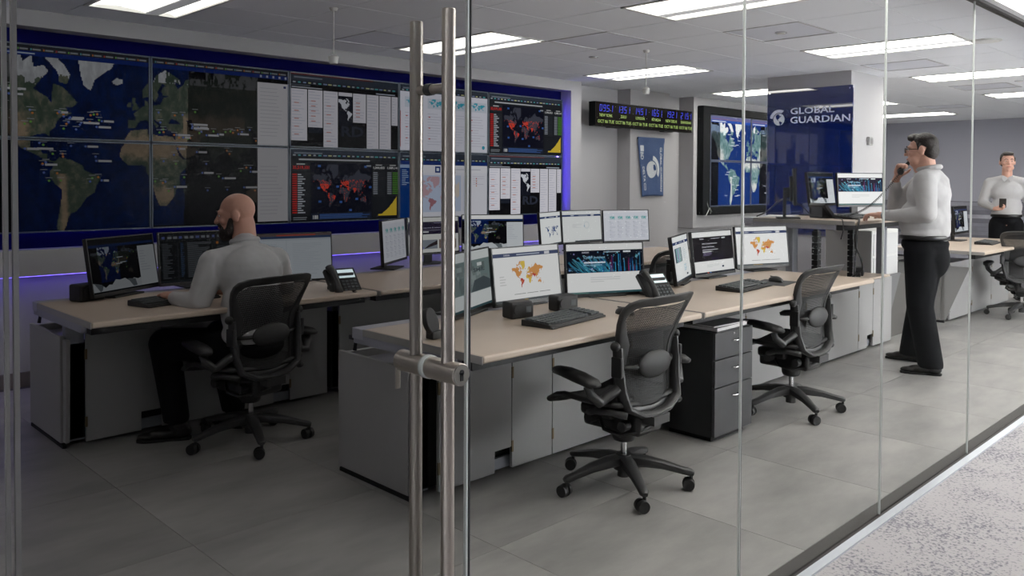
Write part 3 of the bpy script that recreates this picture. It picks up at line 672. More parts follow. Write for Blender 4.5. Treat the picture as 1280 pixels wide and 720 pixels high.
# ================================================================== CORRIDOR LAMPS, added to brighten carpet and door handle
for n_, x in enumerate((3.0, 5.6, 8.4, 11.2)):
    t = thing('added_corridor_light', 'slim linear light added over the corridor by the glass wall, ' + ('nearest', 'second', 'third', 'farthest')[n_] + ' of the row', 'ceiling light', (x, 1.14, 2.62), 0, 'added corridor lights')
    MB().box(-1.2, 1.2, -.13, .13, -.004, .0).build('frame', WHITEP, t)
    MB().box(-1.18, 1.18, -.11, .11, -.008, -.003).build('diffuser', emit('added_corridor_diffuser', (1, .985, .96), ADDED_CORRIDOR_LIGHT), t)
# ================================================================== THE DISPLAY WALL (5 x 2)
DY, DX0, DW, DZT, DH = 6.262, 1.264, 1.138, 2.326, .641
MAPK = .0074; MLON, MX, MZ, MLAT = 10.0, 2.402, 1.685, 25.0          # shared world map: metres per degree, lon and lat at the column and row joint
def mini(a, u, v, w_, h_, c): world_map(a, u, v, u + w_, v + h_, 18, 11, flatcol(c))
def browser(a, top=.87, dark=True):
    a.rect(0, top, 1, 1, (.22, .25, .30)); a.rect(0, top, 1, top + .045, (.17, .19, .23)); r = random.Random(4); z = a._z()
    for i in range(22): u = .02 + i * .044; a.rect(u, top + .012, u + .02 + .015 * r.random(), top + .03, [(.7, .72, .75), (.35, .7, .72), (.55, .6, .75), (.8, .8, .6)][i % 4], z)
    a.lines(.03, .93, .3, .97, 1, (.5, .53, .58), .5)
def art_map(a, cx_, row, x0, z0):
    """one quarter of the satellite map, drawn at its real place across the displays"""
    top = .885 if row == 0 else 1.0
    nu, nv = 150, 86
    side = .755 if cx_ == 1 else 1.0
    kr = MAPK * 180 / PI
    def fn(U, V):
        X = x0 + U * side * DW; Z = z0 + V * top * DH
        lon = MLON + (X - MX) / MAPK; lat = imerc(merc(MLAT) + (Z - MZ) / kr)
        c, reg = satellite(lon, lat); r = random.Random(cx_ * 2 + row)
        return c
    a.raster(0, 0, side, top, int(nu * side), nv, fn)
    if row == 0:
        a.rect(0, .885, 1, .935, (.10, .20, .50)); a.rect(0, .935, 1, 1, (.20, .21, .24)); r = random.Random(4 + cx_); z = a._z()
        for i in range(14): u = .03 + i * .07; a.rect(u, .948, u + .045, .966, (.62, .63, .66), z); a.rect(u - .012, .946, u - .004, .968, [(.4, .7, .75), (.8, .5, .3), (.75, .3, .3), (.5, .75, .4)][i % 4], z)
        if cx_ == 0: a.lines(.05, .895, .35, .925, 1, (.75, .8, .9), .5)
    r = random.Random(cx_ * 7 + row); z = a._z()
    spots = {(0, 0): [(.08, .17, .2, .55)] * 14 + [(.15, .1, .75, .3)] * 26, (0, 1): [(.25, .55, .75, .98)] * 22, (1, 0): [(.02, .03, .45, .4)] * 22 + [(.4, .03, .75, .2)] * 10, (1, 1): [(.0, .4, .74, .98)] * 26}[(cx_, row)]
    for i, (a0, b0, a1, b1) in enumerate(spots):
        u, v = a0 + (a1 - a0) * r.random(), b0 + (b1 - b0) * r.random(); q = .008
        a.poly([(u + q * math.cos(k * PI / 3), v + 1.78 * q * math.sin(k * PI / 3)) for k in range(6)], [(.45, .55, .85), (.45, .55, .85), (.85, .55, .3), (.5, .75, .35)][i % 4], z + i * 2e-6)
        if i % 4 == 0: a.rect(u + .012, v - .012, u + .012 + .08 * r.random() + .03, v + .012, (.85, .85, .87), z + 1e-4)
        else: a.rect(u - .02, v + .03, u + .02, v + .036, (.75, .76, .78), z + 1e-4)
    if cx_ == 1:
        a.rect(side, 0, 1, .83 if row == 0 else 1, (.96, .95, .97)); a.lines(side + .02, .1, .96, .78, 14, (.86, .86, .89), .2, 4, .7)
        if row == 0:
            a.rect(side, .83, 1, .885, (.04, .04, .05)); a.rect(side + .07, .885, 1, .935, (.10, .20, .50)); z = a._z()
            for i in range(5): a.rect(side + .02 + i * .05, .895, side + .035 + i * .05, .925, (.8, .82, .9), z)
            a.rect(.965, .77, .985, .80, (.2, .25, .5))
        a.rect(0, 0, 1, .02, (.03, .03, .04)) if row == 1 else None
def art_columns(a):
    a.rect(0, 0, 1, 1, (.05, .05, .06)); browser(a, .86); a.rect(0, .79, 1, .86, (.06, .06, .07)); a.lines(.01, .80, .30, .825, 1, (.75, .76, .8), .6); a.rect(.0, .83, .17, .855, (.32, .34, .38)); a.lines(.78, .80, .99, .83, 1, (.7, .72, .78), .6); a.rect(.0, .985, .75, 1, (.45, .20, .20))
    W_ = (.95, .94, .98); u = [0, .145, .281, .418, .552, .683, .808, .93, 1.0]
    bot = [.08, .27, .0, .74, .37, 0, 0, .36]
    for i in range(8):
        a.rect(u[i] + .004, bot[i], u[i + 1] - .004, .79, W_); a.lines(u[i] + .012, bot[i] + .01, u[i + 1] - .015, .78, max(3, int((.79 - bot[i]) * 24)), (.84, .84, .90), .25, i)
        z = a._z(); r = random.Random(i)
        for k in range(5): v = bot[i] + .08 + (.62 - bot[i]) * k / 5 if bot[i] < .6 else None; (a.rect(u[i] + .03, v, u[i] + .07, v + .012, (.85, .55, .50), z) if v is not None and i in (0, 1, 2, 4) else None)
    a.rect(.418, .32, .552, .735, (.09, .10, .15)); L = Art(1, 1)
    nu_, nv_ = 26, 40
    def half(lon, lat, reg): return np.broadcast_to(np.array((.92, .93, .97)), reg.shape + (3,)), ((reg == KEYS['na']) | (reg == KEYS['sa']) | (reg == KEYS['baffin']))
    world_map(a, .418, .38, .56, .72, 30, 36, half, -150, -25, -57, 75)
    a.text('RD', .445, .16, .15, (.20, .22, .28), .21, .03); a.rect(.15, .19, .275, .27, (.13, .15, .2))
def art_virus(a):
    BG = (.11, .12, .14); a.rect(0, 0, 1, 1, BG); browser(a, .90); a.rect(0, .83, 1, .90, (.14, .15, .17)); a.lines(.07, .845, .72, .88, 1, (.75, .76, .78), .6, 2, .95)
    a.rect(.01, .70, .165, .82, (.17, .18, .20)); a.lines(.05, .785, .13, .81, 1, (.8, .8, .8), .6); a.text('35,519,101', .018, .72, .055, (.90, .20, .16), .14)
    a.rect(.01, .08, .165, .68, (.16, .17, .19)); z = a._z()
    for i in range(18): v = .645 - i * .031; a.rect(.014, v, .055, v + .02, (.75, .15, .13), z); a.rect(.06, v, .09 + .035 * ((i * 7) % 5) / 4, v + .016, (.75, .76, .8), z)
    a.rect(.175, .12, .735, .82, (.045, .05, .12))
    rr = random.Random(3)
    def fn(lon, lat, reg):
        c = np.zeros(reg.shape + (3,)); c[:] = (.27, .28, .33)
        hot = ((reg == KEYS['na']) & (lat < 49) & (lat > 14)) | ((reg == KEYS['sa']) & ((lon > -48) | (lon < -70)) & (lat > -35)) | ((reg == KEYS['eur']) & (lon < 42) & (lat < 57)) | ((reg == KEYS['eur']) & (lon > 70) & (lon < 89) & (lat < 32)) | (reg == KEYS['uk']) | (reg == KEYS['jap']) | (reg == KEYS['phil'])
        n = vnoise(lon / 3, lat / 3); c[hot & (n > .32)] = (.93, .27, .18); c[(reg > 0) & (vnoise(lon / 2 + 5, lat / 2) > .8) & (lat < 60)] = (.9, .3, .2)
        return c, reg > 0
    world_map(a, .185, .17, .73, .80, 110, 64, fn)
    z = a._z()
    for u, v in ((.235, .76), (.665, .76), (.23, .45), (.40, .47), (.24, .26), (.43, .25), (.58, .29), (.71, .46), (.52, .13)): a.rect(u, v, u + .025, v + .03, (.25, .42, .72), z)
    a.rect(.685, .775, .73, .80, (.6, .62, .65))
    for k, u in enumerate((.745, .885)):
        a.rect(u, .33, u + .125, .82, (.15, .16, .18)); a.lines(u + .03, .79, u + .1, .815, 1, (.75, .75, .75), .6); a.text('1,044,433' if k == 0 else '1,089,141', u + .008, .74, .04, (.92, .92, .92), .11)
        z = a._z()
        for i in range(12): v = .68 - i * .028; a.rect(u + .006, v, u + .05, v + .015, (.62, .64, .68), z); (a.rect(u + .06, v, u + .115, v + .015, (.35, .6, .2), z) if k else a.rect(u, v - .006, u + .12, v - .004, (.3, .32, .35), z))
    a.rect(.745, .03, 1, .31, (.13, .14, .16)); pts = [(.80, .05)]
    r = random.Random(6)
    for i in range(18): pts.append((.80 + i * .011, .055 + .0007 * i * i + .02 * r.random() + .004 * i))
    z = a._z()
    for i in range(1, len(pts) - 1): a.poly([(pts[i][0], .05), (pts[i + 1][0], .05), pts[i + 1], pts[i]], (.93, .80, .25), z)
    a.rect(.175, .02, .735, .11, (.13, .16, .24)); a.text('188', .19, .03, .055, (.9, .9, .9), .045); a.lines(.25, .03, .72, .1, 4, (.25, .38, .62), .7, 8, .8); a.lines(.02, .02, .15, .07, 2, (.6, .62, .65), .4)
def art_mini(a):
    a.rect(0, 0, 1, 1, (.93, .93, .98)); browser(a, .90); z = a._z()
    for i in range(4):
        u = .05 + i * .245; a.rect(u, .66, u + .20, .82, (.84, .87, .92)); mini(a, u + .015, .67, .17, .14, (.25, .68, .78))
        a.lines(u, .08, u + .2, .6, 12, (.82, .82, .88), .22, i, .5)
        z = a._z()
        for k in range(3): a.rect(u + .01, .18 + k * .17, u + .03, .195 + k * .17, (.8, .3, .3), z)
    a.rect(.0, .05, .006, .6, (.75, .2, .2)); a.poly([(.95 + .018 * math.cos(k * PI / 6), .08 + .032 * math.sin(k * PI / 6)) for k in range(12)], (.25, .65, .75))
def art_pink(a):
    a.rect(0, 0, 1, 1, (.94, .94, .98)); browser(a, .88); a.rect(0, .82, 1, .88, (.12, .22, .48)); a.rect(0, 0, .135, .82, (.0, .22, .50)); a.rect(0, .77, .135, .82, (.6, .68, .82)); a.lines(.02, .5, .11, .75, 9, (.70, .78, .88), .35, 3)
    a.rect(.135, .70, 1, .82, (.96, .96, .99)); a.rect(.38, .70, .44, .80, (.10, .22, .50)); a.rect(.395, .725, .425, .775, (.9, .93, .98)); a.lines(.6, .73, .95, .78, 1, (.8, .8, .85), .3); a.rect(.37 + .24, .70, .38 + .24, .71, (.7, .72, .8))
    a.rect(.15, .08, .68, .66, (.80, .85, .95))
    def fn(lon, lat, reg):
        c = np.zeros(reg.shape + (3,)); c[:] = (.82, .68, .72); c[reg == KEYS['sa']] = (.70, .48, .52); c[(reg == KEYS['afr']) & (lat < 15)] = (.86, .62, .60); c[(reg == KEYS['eur'])] = (.90, .85, .80); c[(reg == KEYS['eur']) & (lon < 30) & (lat < 50)] = (.6, .55, .42)
        return c, reg > 0
    world_map(a, .20, .10, .66, .64, 90, 56, fn, -130, 90)
    a.rect(.70, .08, .80, .64, (.90, .91, .96)); a.lines(.82, .5, .97, .66, 5, (.82, .82, .88), .25, 2); z = a._z()
    for k in range(4): a.rect(.86, .48 + k * .04, .872, .50 + k * .04, (.78, .3, .3) if k % 2 else (.85, .6, .3), z)
VWD = {(0, 0): ('quarter of a satellite world map with North America and Greenland, upper left', 0.50), (0, 1): ('quarter of a satellite world map with South America, lower left', .44),
       (1, 0): ('satellite map of Europe and Russia beside a white strip', .50), (1, 1): ('satellite map of southern Africa, behind the bald man', .45),
       (2, 0): ('white text columns and a white America on black, upper row', .58), (2, 1): ('dark virus dashboard with red dots on a grey map, lower row', .62),
       (3, 0): ('pale page with four small turquoise maps, behind the door handle', .66), (3, 1): ('pale page with a pink map and blue sidebar, behind the door handle', .66),
       (4, 0): ('dark virus dashboard with red dots, upper right corner of the wall', .72), (4, 1): ('white text columns and a white America on black, lower right corner', .74)}
for c in range(5):
    for row in range(2):
        txt, lev = VWD[(c, row)]
        x0 = DX0 + c * DW; zb = DZT - (row + 1) * DH
        t = thing('wall_display', 'wall display showing ' + txt, 'display', (x0, DY, zb), 0, 'displays of the big display wall')
        MB().box(.003, DW - .003, 0, .075, .003, DH - .003).build('housing', BEZEL, t, bevel=.002)
        fr = MB()
        for q in ((.003, .012, .003, DH - .003), (DW - .012, DW - .003, .003, DH - .003), (.003, DW - .003, .003, .012), (.003, DW - .003, DH - .012, DH - .003)): fr.box(q[0], q[1], -.006, .01, q[2], q[3])
        fr.build('bezel', BEZEL, t)
        W_, H_ = DW - .026, DH - .026; a = Art(W_, H_)
        if c < 2: art_map(a, c, row, x0 + .013, zb + .013)
        else: {(2, 0): art_columns, (2, 1): art_virus, (3, 0): art_mini, (3, 1): art_pink, (4, 0): art_virus, (4, 1): art_columns}[(c, row)](a)
        a.build('screen', screen_mat(lev), t, lambda x, y, z: (x + .013, -.0005 - z, y + .013))
        bk = MB().box(DW * .3, DW * .7, .075, .0925, .2, .45); bk.build('wall_bracket', DARKMET, t)
# ------------------------------------------------------------------ second display wall (2 x 2) in its black frame
t2 = thing('display_frame', 'black frame around the four displays on the white wall right of the banner', 'frame', (9.55, 6.17, .96))
fw_, fh_ = 2.51, 1.465
g = MB()
for q in ((0, .17, 0, fh_), (fw_ - .17, fw_, 0, fh_), (.17, fw_ - .17, 0, .10), (.17, fw_ - .17, fh_ - .10, fh_)): g.box(q[0], q[1], -.10, -.002, q[2], q[3])
g.build('frame', FRAMEBLK, t2, bevel=.004)
MB().box(.17, fw_ - .17, -.012, -.002, .10, fh_ - .10).build('frame_back', FRAMEBLK, t2)
cb = MB(); cb.sweep([(.10, -.105, .16), (.14, -.11, .08), (.06, -.11, -.01)], .005, n=6).sweep([(.16, -.105, .10), (.19, -.11, .05), (.17, -.11, .02)], .004, n=6)
cb.build('patch_cables', WHITEP, t2, smooth=True)
D2X, D2Z, D2W, D2H = 9.735, 1.068, 1.08, .625
K2 = .0068; names2 = {(0, 0): 'North America, upper left of the framed four', (1, 0): 'Europe, upper right of the framed four', (0, 1): 'South America, lower left of the framed four', (1, 1): 'Africa, lower right of the framed four'}
for c in range(2):
    for row in range(2):
        x0 = D2X + c * D2W; zb = D2Z + (1 - row) * D2H
        t = thing('wall_display', 'bright display with a blue satellite map of ' + names2[(c, row)], 'display', (x0, 6.085, zb), 0, 'displays of the framed second wall')
        MB().box(.003, D2W - .003, 0, .07, .003, D2H - .003).build('housing', BEZEL, t, bevel=.002)
        fr = MB()
        for q in ((.003, .016, .003, D2H - .003), (D2W - .016, D2W - .003, .003, D2H - .003), (.003, D2W - .003, .003, .016), (.003, D2W - .003, D2H - .016, D2H - .003)): fr.box(q[0], q[1], -.008, .01, q[2], q[3])
        fr.build('bezel', mat('display_bezel_grey', (.30, .33, .42), .4), t)
        a = Art(D2W - .034, D2H - .034); top = .86 if row == 0 else 1.0
        def fn(U, V):
            X = x0 + .017 + U * (D2W - .034); Z = zb + .017 + V * top * (D2H - .034)
            lon = 9.0 + (X - (D2X + D2W)) / K2; lat = imerc(merc(26.) + (Z - (D2Z + D2H)) / (K2 * 180 / PI))
            cc_, reg = satellite(lon, lat, True, 1.25); cc_ = np.clip(cc_ * np.array([1, 1.15, 1.35]), 0, 1)
            nt_ = (reg == 0) & (lon > -118) & (lon < 46); cc_[nt_] = (.06, .20, .48); return cc_
        a.raster(0, 0, 1, top, 90, int(54 * top), fn)
        if row == 0: a.rect(0, .86, 1, .92, (.16, .33, .72)); a.rect(0, .92, 1, 1, (.42, .42, .62)); a.lines(.03, .87, .4, .91, 1, (.85, .88, .95), .6); a.lines(.03, .93, .9, .95, 1, (.6, .4, .5), .4)
        r = random.Random(c * 3 + row); z = a._z()
        for i in range(10): u, v = .3 + .4 * r.random(), .2 + .6 * r.random() * top; a.rect(u, v, u + .08, v + .014, (.9, .92, .95), z + i * 2e-6)
        a.build('screen', screen_mat(.92), t, lambda x, y, z: (x + .017, -.0005 - z, y + .017))
# ------------------------------------------------------------------ emblem used on sign and banner: globe under a crest
def emblem(a, u, v, s, col, back, asp):
    """globe of radius s (in units of the picture's height)"""
    k = asp
    P_ = lambda pts: [(u + x * s / k, v + y * s) for x, y in pts]
    a.poly(P_([(math.cos(t * PI / 20), math.sin(t * PI / 20)) for t in range(40)]), col)
    z = a._z()
    a.poly(P_([(-.62, .62), (-.30, .85), (.0, .90), (.12, .72), (.02, .60), (.22, .58), (.45, .60), (.30, .42), (.12, .30), (-.02, .10), (-.10, .02), (-.24, .05), (-.12, -.12), (-.02, -.22), (-.10, -.24), (-.30, -.06), (-.48, .14), (-.56, .38)]), back, z)
    a.poly(P_([(.02, -.36), (.22, -.32), (.55, -.50), (.60, -.58), (.42, -.76), (.30, -.95), (.18, -.98), (.14, -.72), (.0, -.52)]), back, z)
    arc = [(1.12 * math.cos(t), 1.12 * math.sin(t)) for t in np.linspace(math.radians(172), math.radians(66), 14)]
    out = [(1.66 * math.cos(t), 1.66 * math.sin(t)) for t in np.linspace(math.radians(58), math.radians(170), 14)]
    z = a._z()
    for i in range(13): a.poly(P_([arc[i], arc[i + 1], out[12 - i], out[13 - i]]), col, z)
# ------------------------------------------------------------------ blue glass sign on the pillar's left face
sg = thing('sign_panel', 'glossy dark blue glass panel with white GLOBAL GUARDIAN lettering on the white pillar', 'sign', (8.285, 3.53, .86))
SW, SH = .93, 1.532
BLUEG = mat('blue_back_painted_glass', (.06, .13, .37), .0, spec=1.0, coat=1)
MB().box(-.016, -.001, 0, SW, 0, SH).build('glass_panel', BLUEG, sg, bevel=.0015)
a = Art(SW, SH)                                     # u runs from the viewer's left (high Y) to the right
LT = (.80, .82, .88)
def su(y): return (4.46 - y) / SW
def sv(z): return (z - .86) / SH
a.text('GLOBAL', su(4.196), sv(2.127), .068 / SH, LT, .477 / SW, .018); a.text('GUARDIAN', su(4.196), sv(2.030), .072 / SH, LT, .642 / SW, .018)
emblem(a, su(4.325), sv(2.080), .064 / SH, LT, (.10, .16, .38), SW / SH)
stuff(a.build('lettering', print_mat('sign_lettering', .4), sg, lambda x, y, z: (-.0162 - z, SW - x, y)))
cl = MB()
for y_, z_ in ((.03, .03), (SW - .03, .03), (.03, SH - .03), (SW - .03, SH - .03)): cl.cyl((-.022, y_, z_), (-.010, y_, z_), .008, n=12)
stuff(cl.build('panel_studs', CHROME, sg, smooth=True))
# ------------------------------------------------------------------ row of six city clocks
ck = thing('world_clock', 'long black clock panel with blue times and yellow green city names', 'clock', (7.34, 6.10, 2.05))
CW, CH = 1.98, .281
MB().box(0, CW, 0, .098, 0, CH).build('housing', FRAMEBLK, ck, bevel=.004)
a = Art(CW, CH); a.rect(.004, .02, .996, .98, (.075, .055, .05))
a.build('face', print_mat('clock_face', .25), ck, lambda x, y, z: (x, -.0012 - z, y))
SEG = {'0': 'abcdef', '1': 'bc', '2': 'abged', '3': 'abgcd', '4': 'fgbc', '5': 'afgcd', '6': 'afgedc', '7': 'abc', '8': 'abcdefg', '9': 'abcdfg'}
BLUE, YEL = (.30, .34, 1.0), (.80, .92, .52)
def seg7(a, ch, u, v, w_, h_, col):
    t_ = .17 * w_; vt = t_ * CW / CH * .8; sl = .16 * w_
    def q(u0, v0, u1, v1): a.poly([(u + u0 + sl * v0 / h_, v + v0), (u + u1 + sl * v0 / h_, v + v0), (u + u1 + sl * v1 / h_, v + v1), (u + u0 + sl * v1 / h_, v + v1)], col, ZZ)
    m_ = h_ / 2
    D = dict(a=(0, h_ - vt, w_, h_), g=(0, m_ - vt / 2, w_, m_ + vt / 2), d=(0, 0, w_, vt), f=(0, m_, t_, h_), e=(0, 0, t_, m_), b=(w_ - t_, m_, w_, h_), c=(w_ - t_, 0, w_, m_))
    for s_ in SEG[ch]: q(*D[s_])
for i, (tm_, city) in enumerate((('0951', 'NEW YORK'), ('1351', 'ZULU'), ('1451', 'LONDON'), ('1651', 'RIYADH'), ('1921', 'NEW DELHI'), ('2151', 'SHANGHAI'))):
    a = Art(CW, CH); u0 = .022 + i * .1655; ZZ = a._z()
    for k, ch in enumerate(tm_): seg7(a, ch, u0 + .016 + k * .033, .61, .021, .27, BLUE)
    stuff(a.build('time_digits', screen_mat(1.0), ck, lambda x, y, z: (x, -.002 - z, y)))
    a = Art(CW, CH); wd = {8: .116, 4: .055, 6: .088, 9: .122}[len(city)]
    a.text(city, u0 + .076 - wd / 2, .39, .12, YEL, wd, .0); a.text('OCT 06 TUE', u0 + .0, .13, .13, YEL, .150, .0)
    stuff(a.build('city_and_date', screen_mat(.92), ck, lambda x, y, z: (x, -.002 - z, y)))
MB().box(.3, .5, .02, .09, -.012, 0).build('wall_bracket', DARKMET, ck); MB().box(CW - .6, CW - .4, .02, .09, -.012, 0).build('wall_bracket', DARKMET, ck)
# ------------------------------------------------------------------ blue cloth banner on the pier
bn = thing('cloth_banner', 'navy cloth banner with white globe emblem hanging on the white pier under the clocks', 'banner', (8.25, 6.19, 1.22))
BW, BHh = .56, .74
def bsurf(u, v):
    y = -.004 - .010 * (1 + math.sin(9 * u + 4 * v)) * .5 - .008 * math.sin(PI * u) * math.sin(5 * v + u * 3) ** 2 - (.006 if v > .92 else 0)
    return ((.11 * (1 - v) * (1 - u) * .9 + u * (BW - .012 * (1 - v))), y, v * BHh + .01 * math.sin(3 * u) * (1 - v))
MB().grid(bsurf, 22, 30).build('cloth', FABNAVY, bn, solid=.003, smooth='all')
a = Art(1, 1)
LTB = (.80, .82, .84)
def vtext(s_, u, v0, v1, w_, col, flip=False):
    vs, fs = text_geo(s_, 1, 1, .02); z = a._z(); o_ = len(a.v)
    a.v += [(u + (y if not flip else 1 - y) * w_, (v1 - x * (v1 - v0)) if not flip else (v0 + x * (v1 - v0)), z) for x, y in vs]; a.f += [tuple(i + o_ for i in q) for q in fs]; a.c += [lin(col)] * len(fs)
vtext('GLOBAL GUARDIAN', .84, .08, .84, .085, LTB)
vtext('1', .07, .76, .86, .13, LTB); vtext('BD', .06, .62, .75, .12, LTB); vtext('DELTA CO', .09, .10, .50, .10, LTB)
emb = Art(1, 1)
emblem(emb, 0, 0, 1, LTB, (.255, .34, .50), 1)
# the emblem is turned on its side on this banner
z0 = a._z()
for q, c_ in zip(emb.f, emb.c):
    o_ = len(a.v)
    for i in q:
        x, y, zz = emb.v[i]; a.v.append((.47 + y * .19, .45 - x * .145, z0 + zz))
    a.f.append(tuple(range(o_, o_ + len(q)))); a.c.append(c_)
def onb(x, y, z):
    p = bsurf(min(1, max(0, x)), min(1, max(0, y))); return (p[0], p[1] - .003 - z, p[2])
stuff(a.build('printed_emblem', print_mat('banner_print', .85), bn, onb))
MB().cyl((.02, -.006, BHh - .015), (.02, .008, BHh - .015), .008, n=10).build('hanging_pin', DARKMET, bn); MB().cyl((BW - .03, -.006, BHh - .02), (BW - .03, .008, BHh - .02), .008, n=10).build('hanging_pin', DARKMET, bn)
# thermostat on the pillar
th = thing('thermostat', 'small grey thermostat box on the white pillar above the standing desk', 'thermostat', (8.72, 3.555, 1.80))
MB().box(-.045, .045, -.03, 0, 0, .085).build('body', mat('thermostat_grey', (.62, .62, .62), .4), th, bevel=.004)
MB().box(-.02, .045, -.034, -.03, .015, .07).build('cover', mat('thermostat_cover', (.50, .50, .50), .4), th, bevel=.002)
# ================================================================== DESKS
def desk(label, x0, x1, yf, d, zt, py, cx0, cx1, panels, ptop=.60, group='consoles of the operations room', end=True, legs=None, notch=.11):
    t = thing('console_desk', label, 'desk', (x0, yf, 0), 0, group)
    w_ = x1 - x0; L = lambda x: x - x0; PYL = py - yf
    wt = MB().box(.004, w_ - .004, .008, d, zt - .030, zt).build('worktop', LAM, t, bevel=.009, seg=3)
    for xe in (0, w_ - .004): MB().box(xe, xe + .004, .01, d, zt - .032, zt - .001).build('edge_band', mat('edge_grey', (.60, .59, .58), .45), t)
    MB().box(0, w_, d + .004, d + .085, zt - .050, zt - .002).build('rear_rail', mat('rail_grey', (.66, .66, .70), .35, .3), t, bevel=.003)
    MB().box(.03, w_ - .03, .10, d, zt - .075, zt - .033).build('underframe', DARKMET, t)
    for xx in (.005, w_ - .065): MB().box(xx, xx + .06, .16, d + .08, zt - .072, zt - .034).build('side_beam', mat('beam_grey', (.58, .58, .62), .4, .2), t, bevel=.002)
    for lx, ly in legs or ((L(cx0) + .075, PYL + .09), (L(cx1) - .075, PYL + .09)):
        lg = MB().box(lx - .045, lx + .045, ly - .03, ly + .03, .02, zt - .08).build('leg', GREYMET, t, bevel=.003)
        if zt > 1: MB().box(lx - .038, lx + .038, ly - .024, ly + .024, .60, zt - .08).build('inner_column', mat('column_grey', (.45, .46, .50), .35, .4), lg)
    # cabinet below
    a, b = L(cx0), L(cx1)
    MB().box(a + .02, b - .02, PYL + .06, PYL + .56, .03, ptop - .06).build('cabinet_interior', DARK, t)
    MB().box(a + .02, b, PYL + .57, PYL + .60, .02, ptop - .02).build('back_panel', PANEL, t)
    if end:
        MB().box(a, a + .022, PYL + .055, PYL + .61, .022, ptop - .012).build('end_panel', PANEL, t, bevel=.003)
        MB().prism([(PYL + .052, .03), (PYL + .052, ptop - .03), (PYL - .008, ptop - .03), (PYL + .012, .03)], (a + .012, 0, 0), (0, 1, 0), (0, 0, 1), (.02, 0, 0)).build('end_filler', PANEL, t)
        for fy in (.57, .10): MB().cyl((a + .02, PYL + fy, 0), (a + .02, PYL + fy, .03), .016, n=10).build('levelling_foot', CHROME, t)
        MB().box(a, a + .02, PYL + .02, PYL + .6, .0, .018).build('plinth_strip', DARK, t)
        # fold-out arm seen over the open top of the end
        ar = MB().sweep([(a + .02, PYL + .50, ptop), (a + .03, PYL + .50, ptop + .06), (a + .07, PYL + .44, ptop + .07)], .010, n=8).box(a + .0, a + .12, PYL + .43, PYL + .52, ptop + .055, ptop + .075)
        ar.build('lift_bracket', DARKMET, t)
        MB().box(a + .03, b - .03, PYL + .10, PYL + .54, ptop - .055, ptop - .05).build('cable_tray', mat('tray_metal', (.45, .44, .47), .3, .7), t)
    for (xa, xb, nt_) in panels:
        xa, xb = L(xa), L(xb); P_ = [(xa, .022), (xb, .022), (xb, ptop), (xa, ptop)]
        if nt_ == 'R': P_ = [(xa, .022), (xb - notch, .022), (xb - notch, .125), (xb, .125), (xb, ptop), (xa, ptop)]
        if nt_ == 'L': P_ = [(xa, .125), (xa + notch, .125), (xa + notch, .022), (xb, .022), (xb, ptop), (xa, ptop)]
        p_ = MB().prism(P_, (0, PYL, 0), (1, 0, 0), (0, 0, 1), (0, .018, 0)).build('front_panel', PANEL, t, bevel=.0015)
        for zz in (.10, .46):
            MB().box(xa - .006, xa + .006, PYL - .004, PYL + .004, zz, zz + .055).build('hinge', BRASS, p_)
        if nt_:
            xc = (xb - notch, xb) if nt_ == 'R' else (xa, xa + notch)
            MB().box(xc[0] - .02, xc[1] + .02, PYL + .03, PYL + .05, .022, .075).build('base_rail', GREYMET, p_)
    return t
A1 = desk('cream console desk of the bald man at the left end, grey panels below', 1.29, 2.90, 4.08, .86, .75, 4.69, 1.345, 2.93, [(1.455, 1.85, 'R'), (1.855, 2.65, 'R'), (2.655, 2.925, None)])
A2 = desk('cream console desk in the back row behind the door handle', 2.92, 4.90, 4.08, .86, .75, 4.69, 2.97, 4.88, [(3.02, 3.6, None), (3.605, 4.2, 'R'), (4.205, 4.86, None)], end=False)
A3 = desk('cream console desk at the right end of the back row under the clocks', 4.92, 6.95, 4.08, .86, .75, 4.69, 4.95, 6.93, [(4.99, 5.6, None), (5.605, 6.2, 'R'), (6.205, 6.9, None)], end=False)
B1 = desk('cream console desk in the front row next to the door handle, grey end panel', 2.11, 3.625, 2.29, .80, .75, 2.84, 2.215, 3.71, [(2.345, 2.80, 'R'), (2.805, 3.09, None), (3.095, 3.70, None)])
B2 = desk('cream console desk in the middle of the front row behind the black drawer unit', 3.645, 5.78, 2.29, .80, .75, 2.84, 3.74, 5.76, [(3.75, 4.35, None), (4.355, 5.0, 'R'), (5.005, 5.74, None)], end=False)
B3 = desk('standing desk raised to waist height before the blue sign', 6.20, 7.62, 2.61, .85, 1.12, 2.84, 5.88, 7.52, [(5.885, 6.25, None), (6.255, 6.82, None), (6.825, 7.11, 'R'), (7.115, 7.515, None)], ptop=.585, end=False, legs=((.10, .56), (1.33, .33)))
B4 = desk('cream console desk far right behind the standing man, papers and keyboard on it', 8.75, 11.0, 2.44, .90, .75, 2.84, 8.93, 11.1, [(9.03, 9.72, 'R'), (9.725, 10.4, None), (10.405, 11.08, None)], ptop=.60)
# recessed and slanted panels of the gap beside the standing desk
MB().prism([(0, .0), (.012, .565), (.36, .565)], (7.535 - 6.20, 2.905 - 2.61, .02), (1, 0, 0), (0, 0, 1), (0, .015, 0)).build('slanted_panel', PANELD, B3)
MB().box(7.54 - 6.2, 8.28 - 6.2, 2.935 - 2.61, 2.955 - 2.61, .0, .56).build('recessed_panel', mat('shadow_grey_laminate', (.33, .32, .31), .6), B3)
MB().box(-.3, 1.30, .24, .82, .586, .602).build('cabinet_top', LAM, B3, bevel=.002)
MB().prism([(2.845, .02), (2.86, .58), (2.62, .58)], (8.90 - 8.75, -2.44, 0), (0, 1, 0), (0, 0, 1), (.018, 0, 0)).build('slanted_panel', PANEL, B4)

